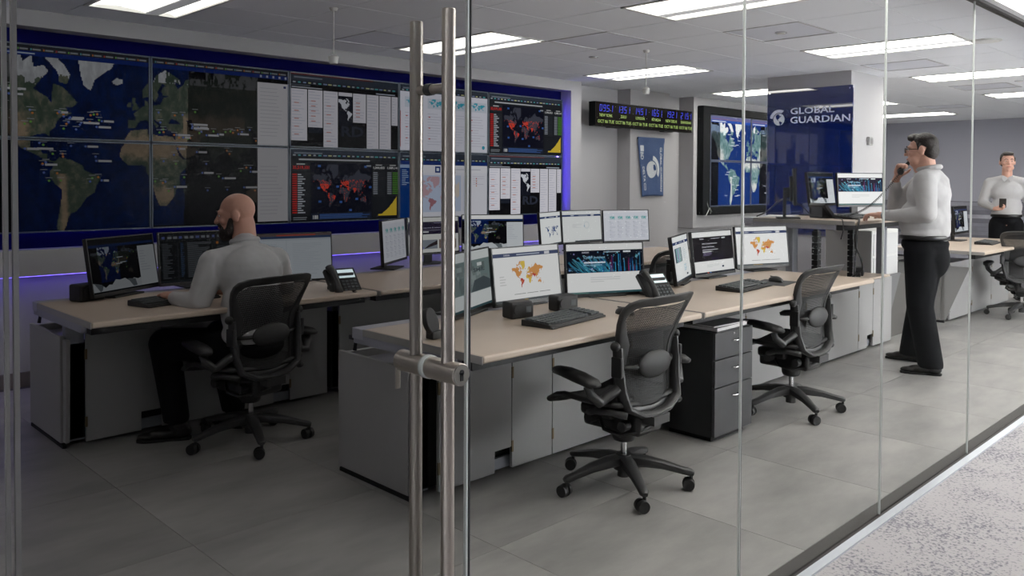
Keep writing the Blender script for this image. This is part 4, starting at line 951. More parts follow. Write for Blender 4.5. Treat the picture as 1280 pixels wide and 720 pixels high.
# ================================================================== MONITORS
MW, MH = .54, .325
def monitor(label, group, x, y, zc, yaw, pic, lev, tilt=.08, zd=.75, k=1.0, back=False):
    th_ = yaw + PI / 2; n = Vector((math.cos(yaw), math.sin(yaw), 0))
    bx, by = x - n.x * .075, y - n.y * .075
    t = thing('computer_monitor', label, 'monitor', (bx, by, zd), th_, group)
    R_ = Matrix.Translation((0, -.075, zc - zd)) @ Matrix.Rotation(-tilt, 4, 'X')
    W_, H_ = MW * k / 2, MH * k / 2
    def T(M_): return [R_ @ Vector(v) for v in M_]
    h = MB(); h.box(-W_, W_, 0, .022, -H_, H_, M=R_); h.box(-W_ * .55, W_ * .55, .022, .045, -H_ * .75, H_ * .6, M=R_)
    h.build('housing', BLACK, t, bevel=.004)
    fr = MB(); b = .007
    for q in ((-W_, -W_ + b, -H_, H_), (W_ - b, W_, -H_, H_), (-W_, W_, H_ - b, H_), (-W_, W_, -H_, -H_ + .018)): fr.box(q[0], q[1], -.004, .0, q[2], q[3], M=R_)
    fr.build('bezel', BLACK, t)
    a = Art(2 * W_ - 2 * b, 2 * H_ - b - .018); pic(a)
    a.build('screen', screen_mat(lev), t, lambda px, pz, d: R_ @ Vector((px - W_ + b, -.0004 - d * .6, pz - H_ + .018)))
    z0 = zc - zd - H_ * .25
    MB().box(-.035, .035, -.005, .02, .006, z0).box(-.03, .03, -.06, .02, z0 - .05, z0 + .03).build('stand_neck', BLACK, t, bevel=.004)
    MB().box(-.12, .12, -.115, .075, 0, .010).build('base_plate', BLACK2, t, bevel=.004)
    return t
R = math.radians
GA, GB, GC, GD = 'monitors on the bald man\'s desk', 'monitors in the back row', 'monitors in the front row', 'monitors on the standing desk'
monitor('tilted monitor with a dark world map, left end of the bald man\'s desk', GA, 1.734, 4.92, .93, R(-59), pic_worldsat, .42, .16)
monitor('monitor with dark code windows in front of the bald man', GA, 2.23, 5.0, .934, R(-90), pic_code, .45, .10)
monitor('monitor with a pale document page right of the bald man\'s shoulder', GA, 2.755, 4.83, .908, R(-100), pic_document, .52, .06)
monitor('steeply turned monitor with turquoise icons left of the door handle', GB, 3.733, 5.05, .959, R(-55), pic_dashboard, .60, .06)
monitor('monitor with a dark violet web banner seen between the handle bars', GB, 4.154, 5.1, .978, R(-94), pic_browser_dark, .68, .05, k=.92)
monitor('monitor with a world map and white side strip right of the door edge', GB, 4.703, 5.0, .977, R(-122), lambda a: pic_worldsat(a, light=True), .70, .08, k=.97)
monitor('narrow turned monitor with a small blue map below the display wall\'s corner', GB, 5.528, 5.1, .977, R(-70), lambda a: pic_page(a, mapp=True), .76, .08, k=.97)
monitor('monitor with a nearly empty white page and navy bar, back row', GB, 5.93, 5.08, .984, R(-95), lambda a: pic_page(a, blank=True), .74, .09, k=.96)
monitor('monitor with five turquoise icons on a pale page, right end of the back row', GB, 6.58, 5.06, .968, R(-110), pic_dashboard, .75, .09, k=.99)
monitor('monitor with a grey green photo page, partly behind the outer handle bar', GC, 2.775, 3.10, 0.911, R(-65), pic_photo, .66, .13, k=.955)
monitor('large white monitor with an orange world map, front row beside the door edge', GC, 3.174, 3.10, 0.914, R(-90), pic_heatmap, .73, .12, k=.955)
monitor('monitor with blue fibre optic picture behind the first chair', GC, 3.748, 3.03, 0.905, R(-112), pic_fibre, .74, .10, k=.955)
monitor('turned monitor with a pale page and small picture in the middle of the front row', GC, 4.571, 3.06, 0.914, R(-67), lambda a: pic_page(a, picture=True), .82, .14, k=.955)
monitor('monitor with a black web banner, middle of the front row', GC, 5.017, 3.10, 0.921, R(-90), pic_incident, .82, .13, k=.955)
monitor('monitor with an orange world map, before the second chair', GC, 5.675, 3.09, 0.929, R(-108), pic_heatmap, .84, .12, k=.955)
monitor('monitor seen edge-on at the left of the standing desk', GD, 6.33, 3.16, 1.375, R(-62), pic_document, .80, .03, zd=1.12, k=.9)
monitor('monitor with a dark world map and white strip on the standing desk', GD, 7.035, 3.27, 1.351, R(-90), pic_worldsat, .86, .13, zd=1.12, k=.92)
monitor('monitor with violet fibre picture, right end of the standing desk', GD, 7.306, 3.04, 1.347, R(-116), lambda a: pic_fibre(a, True), .93, .08, zd=1.12, k=.92)
monitor('monitor with a dark world map on the far right desk behind the standing man', 'monitor on the far desk', 10.25, 3.12, .991, R(-88), pic_worldsat, .85, .08, k=.97)
# ================================================================== KEYBOARDS, MICE
KEYM = mat('keycap', (.30, .32, .33), .5)
def keyboard(label, x, y, z, rz, W_=.46, D_=.165):
    t = thing('keyboard', label, 'keyboard', (x, y, z), rz, 'keyboards on the desks')
    MB().prism([(-D_ / 2, 0), (D_ / 2, 0), (D_ / 2, .030), (-D_ / 2, .016)], (-W_ / 2, 0, 0), (0, 1, 0), (0, 0, 1), (W_, 0, 0)).build('case', BLACK, t, bevel=.004)
    k = MB(); n = 17; sl = .014 / D_
    for row in range(5):
        y0 = -D_ / 2 + .018 + row * .027
        for c in range(n):
            if c == 13 or (row == 0 and 4 <= c <= 8 and c != 4): continue
            x0 = -W_ / 2 + .012 + c * (W_ - .024) / n; x1 = x0 + (W_ - .024) / n - .004
            if row == 0 and c == 4: x1 += 4 * (W_ - .024) / n
            zz = .016 + (y0 + D_ / 2) * sl
            k.box(x0, x1, y0, y0 + .022, zz, zz + .009)
    stuff(k.build('keys', KEYM, t))
    MB().box(-W_ / 2, W_ / 2, -D_ / 2 - .012, -D_ / 2 + .004, 0, .010).build('palm_edge', BLACK2, t, bevel=.003)
    return t
keyboard('black keyboard on the front row desk left of the first chair', 2.932, 2.622, .75, R(8))
keyboard('black keyboard on the front row desk before the black web banner', 4.661, 2.661, .75, R(6))
keyboard('black keyboard under the bald man\'s hand', 1.845, 4.486, .75, R(15))
keyboard('black keyboard under the standing man\'s hand on the raised desk', 6.70, 2.86, 1.12, R(4), .40, .14)
keyboard('black keyboard on the far right desk', 10.001, 2.777, .75, R(5))
def mouse(label, x, y, z, rz=0):
    t = thing('computer_mouse', label, 'mouse', (x, y, z), rz, 'mice on the desks')
    MB().ell((0, 0, .006), (.031, .056, .032), 16).build('shell', BLACK, t, smooth='all')
    MB().box(-.002, .002, .02, .045, .030, .036).build('wheel', BLACK2, t)
t = thing('mouse_pad', 'dark mouse pad under the mouse by the second chair', 'mouse pad', (5.05, 2.66, .75), R(10)); MB().box(-.14, .14, -.11, .11, 0, .004).build('pad', BLACK2, t, bevel=.0015); MB().box(-.13, .13, -.1, -.098, .004, .0045).build('stitching', DARKMET, t)
mouse('black mouse on the pad by the second chair', 5.088, 2.670, .754, R(-10))
mouse('black mouse right of the keyboard behind the first chair', 3.301, 2.544, .75)
# ================================================================== PHONES
LCD = emit('phone_display', (.62, .72, .74), .75)
def phone(label, x, y, z, rz, handset=True, lit=True):
    t = thing('desk_phone', label, 'phone', (x, y, z), rz, 'desk phones')
    Rm = Matrix.Translation((0, .02, .035)) @ Matrix.Rotation(R(48), 4, 'X')
    MB().box(-.10, .10, -.10, .11, -.015, .015, M=Rm).build('body', BLACK, t, bevel=.006)
    MB().box(-.07, .09, .0, .10, 0, .02).box(-.06, .08, .04, .09, .0, .10).build('stand', BLACK2, t, bevel=.004)
    s_ = MB().box(-.02, .085, .035, .095, .0155, .0175, M=Rm).build('display', LCD if lit else DARKMET, t)
    k = MB()
    for i in range(4):
        for j in range(5): k.box(-.015 + i * .026, .003 + i * .026, -.085 + j * .022, -.072 + j * .022, .015, .019, M=Rm)
    stuff(k.build('buttons', KEYM, t))
    if handset:
        h = MB(); pts = [Rm @ Vector((-.068, -.09 + .2 * q / 6, .030 + .022 * math.sin(PI * q / 6))) for q in range(7)]
        h.sweep(pts, [(.027, .02), (.024, .017), (.019, .013), (.018, .013), (.019, .013), (.024, .017), (.027, .02)], n=12, up=(0, 0, 1)); h.build('handset', BLACK, t, smooth='all')
    return t
phone('black desk phone with lit display right of the bald man', 2.777, 4.253, .75, R(-6))
cc_ = MB().sweep([(2.77 + .012 * math.cos(i * 1.3), 4.17 - i * .0016 + .012 * math.sin(i * 1.3), .762 - max(0, i - 12) * .0016) for i in range(44)], .0035, n=6); tag(cc_.build('coiled_cord', BLACK, None, smooth='all'), 'short coiled black cord hanging over the desk edge below the phone', 'cord')
phone('black desk phone with bright display behind the first chair\'s top', 3.981, 2.816, .75, R(-14))
phone('black desk phone without its handset, seen from the side on the raised desk', 6.60, 3.02, 1.12, R(62), handset=False)
# ================================================================== SMALL DESK ITEMS
def speaker(label, x, y, z, rz, s=1.0):
    t = thing('desk_speaker', label, 'speaker', (x, y, z), rz, 'small black boxes on the desks')
    MB().box(-.07 * s, .07 * s, -.045 * s, .045 * s, 0, .085 * s).build('body', BLACK, t, bevel=.01 * s)
    MB().cyl((-.03 * s, -.046 * s, .045 * s), (-.03 * s, -.05 * s, .045 * s), .026 * s, n=18).build('grille', BLACK2, t)
    MB().box(.02 * s, .05 * s, -.048 * s, -.045 * s, .03 * s, .06 * s).build('label_plate', KEYM, t)
speaker('small black box under the left edge of the orange map monitor', 2.845, 2.845, .75, R(-10), .95)
speaker('small black box between the orange map and fibre picture monitors', 3.175, 2.845, .75, R(-10), .95)
speaker('black speaker behind the tilted monitor on the bald man\'s desk', 1.515, 4.855, .75, R(20), 1.1)
t = thing('camera_puck', 'round black disc device on a small stand between the handle bars on the desk', 'device', (2.21, 2.70, .75))
Rm = Matrix.Rotation(R(28), 4, 'Z') @ Matrix.Rotation(R(-18), 4, 'X')
MB().cyl(Rm @ Vector((0, .012, .075)), Rm @ Vector((0, -.012, .075)), .058, n=28).build('disc', BLACK2, t, bevel=.004, smooth=True)
MB().box(-.03, .03, -.02, .03, 0, .035).build('stand', BLACK, t, bevel=.004)
t = thing('paper_sheets', 'loose sheets of paper at the left rear of the raised desk', 'paper', (6.55, 3.42, 1.12))
for i in range(3): MB().box(-.15 + .03 * i, .15 + .03 * i, -.1, .1, .002 * i, .002 * i + .0015, M=Matrix.Rotation(.2 * i, 4, 'Z')).build('sheet', PAPER, t)
t = thing('mug', 'orange trimmed white mug lying low behind the raised desk\'s papers', 'mug', (6.42, 3.30, 1.12)) if False else None
# cables on the raised desk
def cable(label, pts, r_=.006):
    o = MB().sweep(pts, r_, n=7).build('cable', BLACK, None, smooth='all'); tag(o, label, 'cable', 'black cables on the raised desk')
def spline(P_, n=10):
    P_ = [Vector(p) for p in P_]; out = []
    for i in range(len(P_) - 1):
        a, b, c, d = P_[max(i - 1, 0)], P_[i], P_[i + 1], P_[min(i + 2, len(P_) - 1)]
        for k in range(n):
            s = k / n; out.append(.5 * (2 * b + (c - a) * s + (2 * a - 5 * b + 4 * c - d) * s * s + (3 * b - a - 3 * c + d) * s ** 3))
    return out + [P_[-1]]
cable('thick black cable looping down from the raised desk\'s front left edge', spline([(6.68, 2.92, 1.135), (6.45, 2.72, 1.13), (6.28, 2.62, 1.13), (6.19, 2.60, 1.05), (6.22, 2.62, .93), (6.42, 2.66, .82), (6.52, 2.70, .72), (6.36, 2.78, .64), (6.1, 2.86, .61)]), .008)
cable('black cable rising from the desk\'s rear to the edge-on monitor', spline([(6.24, 3.45, 1.13), (6.36, 3.42, 1.17), (6.50, 3.38, 1.26), (6.62, 3.36, 1.26), (6.86, 3.36, 1.20), (6.95, 3.34, 1.14)]))
cable('thin black cable crossing the raised desk\'s left edge', spline([(6.55, 2.95, 1.128), (6.36, 2.80, 1.128), (6.21, 2.72, 1.128), (6.185, 2.70, 1.06), (6.19, 2.72, .98)]), .004)
cable('black cable hanging below the raised desk\'s right half', spline([(7.05, 2.95, 1.03), (6.98, 2.93, .9), (6.93, 2.92, .75), (6.93, 2.93, .62)]), .005)
# two black cable chains below the raised desk
for x_, y_, lab in ((6.42, 3.02, 'left black cable chain standing below the raised desk'), (7.0, 2.98, 'right black cable chain standing below the raised desk')):
    t = thing('cable_chain', lab, 'cable chain', (x_, y_, .605), 0, 'cable chains below the raised desk')
    for q in range(9): MB().box(-.035, .035, -.025, .025, q * .047, q * .047 + .040).build('link', BLACK, t, bevel=.004)
    MB().box(-.02, .02, -.015, .015, 0, .43).build('core', DARKMET, t)
# white copier behind the standing desk
t = thing('office_copier', 'white office copier standing under the blue sign behind the standing man\'s desk', 'copier', (7.62, 3.06, 0))
MB().box(0, .62, 0, .44, .03, .97).build('body', mat('copier_white', (.80, .80, .79), .5), t, bevel=.008)
for z_ in (.30, .52, .74): MB().box(.03, .59, -.006, .001, z_, z_ + .20).build('paper_drawer', mat('copier_drawer', (.76, .76, .76), .5), t, bevel=.003)
g = MB()
for i in range(7): g.box(.10, .22, -.010, -.005, .77 + i * .012, .776 + i * .012)
stuff(g.build('vent_slots', DARKMET, t))
t = thing('black_charger', 'small black device lying on the low cabinet behind the standing desk\'s leg', 'device', (7.22, 3.02, .602), R(20)); MB().box(-.07, .07, -.05, .05, 0, .07).build('body', BLACK, t, bevel=.006); MB().box(-.16, -.06, -.03, .03, 0, .03).build('plug', BLACK2, t, bevel=.004)
# ================================================================== BLACK DRAWER UNIT
t = thing('drawer_unit', 'black three-drawer pedestal under the front desk beside the first chair', 'drawer unit', (3.885, 2.385, 0))
MB().box(0, .395, .018, .335, .03, .60).build('carcass', BLKLAM, t, bevel=.002)
for z0, z1 in ((.035, .295), (.301, .448), (.454, .598)):
    d_ = MB().box(.001, .394, -.001, .016, z0, z1).build('drawer', BLKLAM2, t, bevel=.0015)
    MB().sweep([(.165, -.003, z1 - .055), (.175, -.020, z1 - .055), (.225, -.020, z1 - .055), (.235, -.003, z1 - .055)], .005, n=8).build('handle', CHROME, d_, smooth='all')
MB().box(.03, .365, .04, .31, .0, .03).build('plinth', DARK, t)
MB().cyl((.19, -.0, .58), (.19, -.004, .58), .006, n=12).build('lock', CHROME, t)
t = thing('ring_binder', 'grey ring binder stacked on the black drawer unit', 'binder', (4.06, 2.52, .60), R(2))
MB().box(-.16, .19, -.13, .13, 0, .004).box(-.16, .19, -.13, .13, .024, .028).build('cover', mat('binder_grey', (.30, .30, .31), .5), t); MB().box(-.15, .18, -.125, .12, .005, .023).build('pages', PAPER, t)
t = thing('magazine', 'thin grey magazine on top of the binder on the black drawer unit', 'magazine', (4.05, 2.50, .628), R(-3)); MB().box(-.15, .15, -.11, .11, 0, .006).build('pages', PAPER, t); MB().box(-.15, .15, -.111, .11, .006, .008).build('cover', mat('magazine_cover', (.42, .42, .44), .35), t)
# ================================================================== TASK CHAIRS
MESHB = mesh_fabric('woven_back_mesh', (.13, .13, .135), 42, .40)
MESHS = mat('woven_seat_mesh', (.13, .13, .14), .75, bump=(300, .4))
def yb(z):                                                      # line of the backrest
    q = z - .42; return -.150 - .16 * q - .16 * q * q + .05 * math.sin(max(0, min(1, q / .5)) * PI)
def chair(label, x, y, rz, base_rz):
    t = thing('task_chair', label, 'chair', (x, y, 0), rz, 'mesh task chairs')
    # base with five arms and casters
    bs = MB(); bs.cyl((0, 0, .085), (0, 0, .155), .048, .036, n=20); bs.cyl((0, 0, .05), (0, 0, .09), .03, n=16)
    for k in range(5):
        a = base_rz - rz + k * 2 * PI / 5; c_, s_ = math.cos(a), math.sin(a)
        bs.sweep([(c_ * q, s_ * q, z_) for q, z_ in ((.02, .128), (.09, .125), (.18, .112), (.26, .092), (.305, .082), (.32, .078))], [(.034, .026), (.032, .026), (.026, .02), (.021, .016), (.021, .016), (.012, .010)], n=12, power=2.8)
    b_ = bs.build('base', CHAIRM, t, smooth=True)
    for k in range(5):
        a = base_rz - rz + k * 2 * PI / 5; c_, s_ = math.cos(a) * .308, math.sin(a) * .308
        w_ = R(35) - rz + .6 * math.sin(k * 2.1 + base_rz * 3); dx, dy = math.cos(w_), math.sin(w_)
        cs = MB(); ox, oy = c_ - dy * .012, s_ + dx * .012
        for s2 in (-1, 1): cs.cyl((ox + dx * .006 * s2, oy + dy * .006 * s2, .029), (ox + dx * .026 * s2, oy + dy * .026 * s2, .029), .029, .026, n=20)
        cs.cyl((c_, s_, .03), (c_, s_, .085), .008, n=8)
        cs.build('caster', BLACK, b_, smooth=True)
    MB().cyl((0, 0, .15), (0, 0, .34), .0135, n=14).build('gas_lift', CHROME, t, smooth=True)
    # tilt mechanism with knobs
    mc = MB(); mc.cyl((0, 0, .215), (0, 0, .34), .052, .07, n=18); mc.box(-.095, .095, -.15, .17, .275, .375); mc.box(-.12, .12, -.02, .17, .33, .39)
    m_ = mc.build('tilt_mechanism', BLACK, t, bevel=.018, smooth=True)
    for x_, y_, z_ in ((-.16, .06, .345), (.16, .06, .345), (-.13, -.10, .33)):
        MB().cyl((x_ * .5, y_, z_), (x_, y_, z_), .009, n=8).cyl((x_ * .85, y_, z_), (x_ * 1.2, y_, z_), .024, n=14).build('knob', BLACK2, m_, smooth=True, bevel=.003)
    lp = MB().sweep([(-.12, .05, .34), (-.15, .0, .30), (-.14, -.08, .285), (-.08, -.14, .30), (0, -.16, .32)], .009, n=8); lp.build('cable_loop', BLACK, m_, smooth='all')
    # seat pan
    def seat(u, v):
        x_ = (u - .5) * 2; y_ = -.135 + .39 * v; hw = .245 - .02 * (1 - v) ** 2 - .015 * v * v
        fr = max(0, (v - .68) / .32); z_ = .425 + .020 * x_ * x_ - .012 * math.sin(v * PI) + .015 * v - .055 * fr * fr
        return (x_ * hw, y_, z_)
    MB().grid(seat, 18, 18).build('seat', MESHS, t, solid=.012, smooth='all')
    rim = [seat(0, v / 8) for v in range(9)] + [seat(u / 8, 1) for u in range(1, 9)] + [seat(1, 1 - v / 8) for v in range(1, 9)] + [seat(1 - u / 8, 0) for u in range(1, 8)]
    MB().sweep(rim, (.016, .014), n=8, closed=True).build('seat_frame', BLACK2, t, smooth='all')
    for s2 in (-1, 1):
        MB().sweep([(s2 * .10, .06, .37), (s2 * .19, .05, .375), (s2 * .245, -.02, .405), (s2 * .232, -.10, .412), (s2 * .20, -.165, .400)], [(.02, .016)] * 5, n=10).build('side_arm', BLACK2, t, smooth='all')
    # backrest: frame ring and mesh
    prof = [(.405, .155, .125), (.43, .185, .152), (.50, .200, .165), (.58, .203, .163), (.655, .205, .152), (.70, .214, .155), (.75, .228, .185), (.80, .243, .210), (.845, .252, .222), (.876, .250, .218), (.898, .235, .197), (.912, .195, .160), (.917, .115, .09)]
    out = [(-w_, z_) for z_, w_, i_ in prof] + [(0, .919)] + [(w_, z_) for z_, w_, i_ in prof[::-1]] + [(.08, .385), (0, .380), (-.08, .385)]
    inn = [(-i_, max(.425, min(z_ - (.030 if z_ > .82 else 0), .875))) for z_, w_, i_ in prof] + [(0, .878)] + [(i_, max(.425, min(z_ - (.030 if z_ > .82 else 0), .875))) for z_, w_, i_ in prof[::-1]] + [(.07, .415), (0, .412), (-.07, .415)]
    bow = lambda x_: .055 * (x_ / .25) ** 2                     # wraps forward at the sides
    N = len(out); fr = MB(); vs = []
    for (xo, zo), (xi, zi) in zip(out, inn):
        yo, yi = yb(zo) + bow(xo), yb(zi) + bow(xi)
        vs += [(xo, yo + .014, zo), (xo, yo - .014, zo), (xi, yi - .007, zi), (xi, yi + .007, zi)]
    fs = []
    for i in range(N):
        j = (i + 1) % N
        for k in range(4): fs.append((i * 4 + k, i * 4 + (k + 1) % 4, j * 4 + (k + 1) % 4, j * 4 + k))
    fr.add(vs, fs); fr.build('back_frame', CHAIRM, t, bevel=.005, smooth='all')
    rows = sorted({round(p[1], 4) for p in inn}); Lw = {}
    for x_, z_ in inn: Lw[round(z_, 4)] = max(Lw.get(round(z_, 4), 0), abs(x_))
    zs = np.linspace(.420, .872, 26); ws = np.interp(zs, rows, [Lw[q] for q in rows])
    bm_ = MB().grid(lambda u, v: ((u - .5) * 2 * (ws[int(round(v * 25))] + .004), yb(zs[int(round(v * 25))]) + bow((u - .5) * 2 * ws[int(round(v * 25))]) * .9 - .012 * math.sin(PI * u), zs[int(round(v * 25))]), 14, 25)
    bm_.build('back_mesh', MESHB, t, smooth='all')
    MB().ell((0, yb(.60) - .030, .60), (.125, .024, .062), 20).build('lumbar_pad', BLACK2, t, smooth='all')
    MB().sweep([(-.205, yb(.60) + .03, .60), (-.13, yb(.60) - .018, .60), (.13, yb(.60) - .018, .60), (.205, yb(.60) + .03, .60)], (.016, .010), n=8).build('lumbar_band', BLACK, t, smooth='all')
    # outer support: uprights from the waist down to the mechanism
    up = MB()
    up.sweep([(-.215, yb(.68) + .03, .69), (-.216, yb(.62) + .01, .60), (-.206, yb(.5), .50), (-.185, yb(.43) - .012, .425), (-.10, yb(.39) - .025, .385), (0, yb(.38) - .03, .375), (.10, yb(.39) - .025, .385), (.185, yb(.43) - .012, .425), (.206, yb(.5), .50), (.216, yb(.62) + .01, .60), (.215, yb(.68) + .03, .69)], [(.016, .026)] * 11, n=10, up=(0, 1, 0))
    up.box(-.06, .06, -.21, -.08, .335, .375)
    up.build('back_support', CHAIRM, t, smooth=True)
    for s2 in (-1, 1):
        MB().ell((s2 * .232, yb(.70) + .035, .70), (.022, .022, .022), 14).build('pivot_knob', BLACK2, t, smooth='all')
        MB().box(s2 * .228 - .009, s2 * .228 + .009, yb(.6) - .02, yb(.6) + .035, .565, .655).build('lever', BLACK, t, bevel=.005)
        # arm: curved post and pad, turned a little inwards
        MB().sweep([(s2 * .212, yb(.54) + .005, .520), (s2 * .262, yb(.54) + .05, .470), (s2 * .305, -.10, .465), (s2 * .335, -.07, .500), (s2 * .338, -.06, .535)], [(.024, .022), (.024, .022), (.022, .022), (.026, .020), (.030, .02)], n=10).build('arm_post', CHAIRM, t, smooth='all')
        MB().sweep([(s2 * .352, -.125, .550), (s2 * .348, -.09, .556), (s2 * .322, .0, .562), (s2 * .285, .11, .563), (s2 * .256, .18, .556), (s2 * .243, .205, .548)], [(.020, .010), (.040, .020), (.046, .022), (.042, .021), (.034, .019), (.016, .010)], n=14, power=2.5).build('arm_pad', BLACK2, t, smooth='all')
    return t
c1 = chair('black mesh task chair standing alone in front of the fibre picture monitor', 3.05, 2.35, R(1), R(18.5))
c2 = chair('black mesh task chair in the middle of the front row, right of the drawer unit', 4.82, 2.42, R(0), R(18))
c0 = chair('black mesh task chair the bald man sits on', 2.115, 4.155, R(12), R(37))
c3 = chair('black mesh task chair cut by the right edge of the photo', 9.93, 2.42, R(-62), R(30))
c4 = chair('black mesh task chair behind the front row, seen between the monitors', 5.15, 3.74, R(8), R(20))
# ================================================================== PEOPLE
def blob(name, parts, m_, parent, voxel=.008, smooth_n=6, hem=None):
    """one continuous surface grown around tapered limbs ('c') and rounded masses ('e')"""
    bm = bmesh.new()
    for p in parts:
        if p[0] == 'c':
            _, a, b, ra, rb = p; a, b = Vector(a), Vector(b); d = b - a; L_ = d.length
            for q, r_ in ((a, ra), (b, rb)): bmesh.ops.create_icosphere(bm, subdivisions=2, radius=r_ * 1.02, matrix=Matrix.Translation(q))
            if L_ > 1e-4: bmesh.ops.create_cone(bm, cap_ends=True, segments=20, radius1=ra, radius2=rb, depth=L_, matrix=Matrix.Translation((a + b) / 2) @ d.to_track_quat('Z', 'Y').to_matrix().to_4x4())
        else:
            _, c, r_, fr = p
            bmesh.ops.create_icosphere(bm, subdivisions=3, radius=1, matrix=Matrix.Translation(c) @ (fr.to_4x4() if fr else Matrix.Identity(4)) @ Matrix.Diagonal((*r_, 1)))
    me = bpy.data.meshes.new('t'); bm.to_mesh(me); bm.free()
    o = bpy.data.objects.new('t', me); C.objects.link(o)
    a = o.modifiers.new('r', 'REMESH'); a.mode = 'VOXEL'; a.voxel_size = voxel
    if smooth_n: b = o.modifiers.new('s', 'SMOOTH'); b.iterations = smooth_n; b.factor = .5
    dg = bpy.context.evaluated_depsgraph_get(); me2 = bpy.data.meshes.new_from_object(o.evaluated_get(dg))
    bpy.data.objects.remove(o); bpy.data.meshes.remove(me)
    if hem is not None:
        for v_ in me2.vertices:
            if v_.co.z < hem: v_.co.z = hem + (v_.co.z - hem) * .03
    me2.name = name; me2.materials.clear(); me2.materials.append(m_); me2.polygons.foreach_set('use_smooth', [True] * len(me2.polygons))
    ob = bpy.data.objects.new(name, me2); C.objects.link(ob); ob.parent = parent
    ob.cycles.shadow_terminator_geometry_offset = .1
    return ob
def frame(fwd, up=(0, 0, 1)):
    """columns: right, forward, up"""
    F_ = Vector(fwd).normalized(); R_ = F_.cross(Vector(up)).normalized(); U_ = R_.cross(F_)
    return Matrix((R_, F_, U_)).transposed()
def head_parts(H, fr, s=1.0, jaw=1.0):
    P_ = lambda x, y, z: H + fr @ Vector((x * s, y * s, z * s))
    e = lambda x, y, z, a, b, c: ('e', P_(x, y, z), (a * s, b * s, c * s), fr)
    return [e(0, -.012, .032, .074, .094, .088), e(0, .020, .0, .068, .075, .085), e(0, .030, -.055, .055 * jaw, .062, .058), e(0, .058, -.092, .030 * jaw, .026, .022),
            e(-.034, .040, -.068, .028 * jaw, .036, .034), e(.034, .040, -.068, .028 * jaw, .036, .034),
            ('c', P_(0, .088, .018), P_(0, .110, -.022), .009 * s, .013 * s), e(-.010, .100, -.024, .009, .010, .007), e(.010, .100, -.024, .009, .010, .007),
            ('c', P_(-.045, .075, .030), P_(.045, .075, .030), .013 * s, .013 * s), e(-.043, .066, -.018, .022, .018, .018), e(.043, .066, -.018, .022, .018, .018),
            ('c', P_(-.018, .090, -.052), P_(.018, .090, -.052), .008 * s, .008 * s), ('c', P_(-.015, .088, -.064), P_(.015, .088, -.064), .008 * s, .008 * s),
            e(-.079, -.010, -.004, .011, .022, .034), e(.079, -.010, -.004, .011, .022, .034)]
def hand_parts(Wp, d, n, th, s=1.0, curl=.5, spread=.10):
    """wrist, pointing direction, palm normal (the side fingers curl to), thumb side"""
    d, n, th = Vector(d).normalized(), Vector(n).normalized(), Vector(th).normalized()
    n = (n - d * n.dot(d)).normalized(); th = (th - d * th.dot(d) - n * th.dot(n)).normalized()
    fr = Matrix((th, d, n)).transposed(); out = [('c', Wp, Wp + d * .03 * s, .026 * s, .026 * s), ('e', Wp + d * .058 * s, (.040 * s, .050 * s, .017 * s), fr)]
    for k, (o_, l_) in enumerate(((.030, .070), (.011, .080), (-.009, .074), (-.028, .056))):
        p = Wp + d * .092 * s + th * o_ * s; dd = (d + th * spread * (1.2 - k)).normalized(); ang = curl * .55
        for q, fr_l in enumerate((.45, .32, .26)):
            v = (dd * math.cos(ang) + n * math.sin(ang)).normalized(); p2 = p + v * l_ * fr_l * s
            out.append(('c', p, p2, (.0100 - .0008 * q) * s, (.0092 - .0010 * q) * s)); p = p2; ang += curl * .8
    p = Wp + d * .03 * s + th * .030 * s; v = (d * .7 + th * .8 + n * .35).normalized(); p2 = p + v * .042 * s; p3 = p2 + (d * .9 + th * .25 + n * .45).normalized() * .036 * s
    out += [('c', Wp + d * .018 * s + th * .016 * s, p, .017 * s, .014 * s), ('c', p, p2, .0135 * s, .0115 * s), ('c', p2, p3, .0112 * s, .0088 * s)]
    return out
def face_bits(t, H, fr, s, brow, eyes=True):
    P_ = lambda x, y, z: H + fr @ Vector((x * s, y * s, z * s))
    body = t
    for sx in (-1, 1):
        e = MB().ell(P_(sx * .031, .079, .010), (.0105 * s, .0095 * s, .0062 * s), 12, M=fr).build('eye', EYEW, body, smooth='all')
        MB().ell(P_(sx * .031, .0870, .010), (.0055 * s, .0026 * s, .0055 * s), 10, M=fr).build('iris', HAIRM, e, smooth='all')
        MB().sweep([P_(sx * .014, .094, .030), P_(sx * .030, .093, .036), P_(sx * .050, .082, .030)], [.0035 * s, .005 * s, .003 * s], n=6).build('eyebrow', brow, body, smooth='all')
    MB().sweep([P_(-.022, .094, -.057), P_(0, .1005, -.056), P_(.022, .094, -.057)], [.003 * s, .0055 * s, .003 * s], n=8).build('lips', LIP, body, smooth='all')
def shoe(t, heel, d, name='shoe'):
    h = Vector(heel); d = Vector(d).normalized(); sd = d.cross(Vector((0, 0, 1))); fr = Matrix((sd, d, Vector((0, 0, 1)))).transposed()
    o = blob(name, [('e', h + d * .05 + Vector((0, 0, .045)), (.036, .055, .042), fr), ('e', h + d * .14 + Vector((0, 0, .038)), (.042, .085, .032), fr), ('e', h + d * .215 + Vector((0, 0, .028)), (.044, .062, .022), fr), ('e', h + d * .06 + Vector((0, 0, .08)), (.040, .05, .03), fr)], LEATHER, t, .006, 3)
    so = MB(); ring = [(.0, .0), (.030, .012), (.034, .06), (.030, .11), (.043, .19), (.040, .245), (.022, .277), (-.0, .282)]
    pts = ring + [(-a, b) for a, b in ring[::-1][1:-1]]
    so.prism([(a, b) for a, b in pts], h - d * .004, sd, d, (0, 0, .014)); so.build('sole', DARK, o, bevel=.002)
    return o
def person(label, loc):
    t = bpy.data.objects.new('person', None); C.objects.link(t); t.location = loc; t['label'] = label; t['category'] = 'person'
    return t
V = Vector
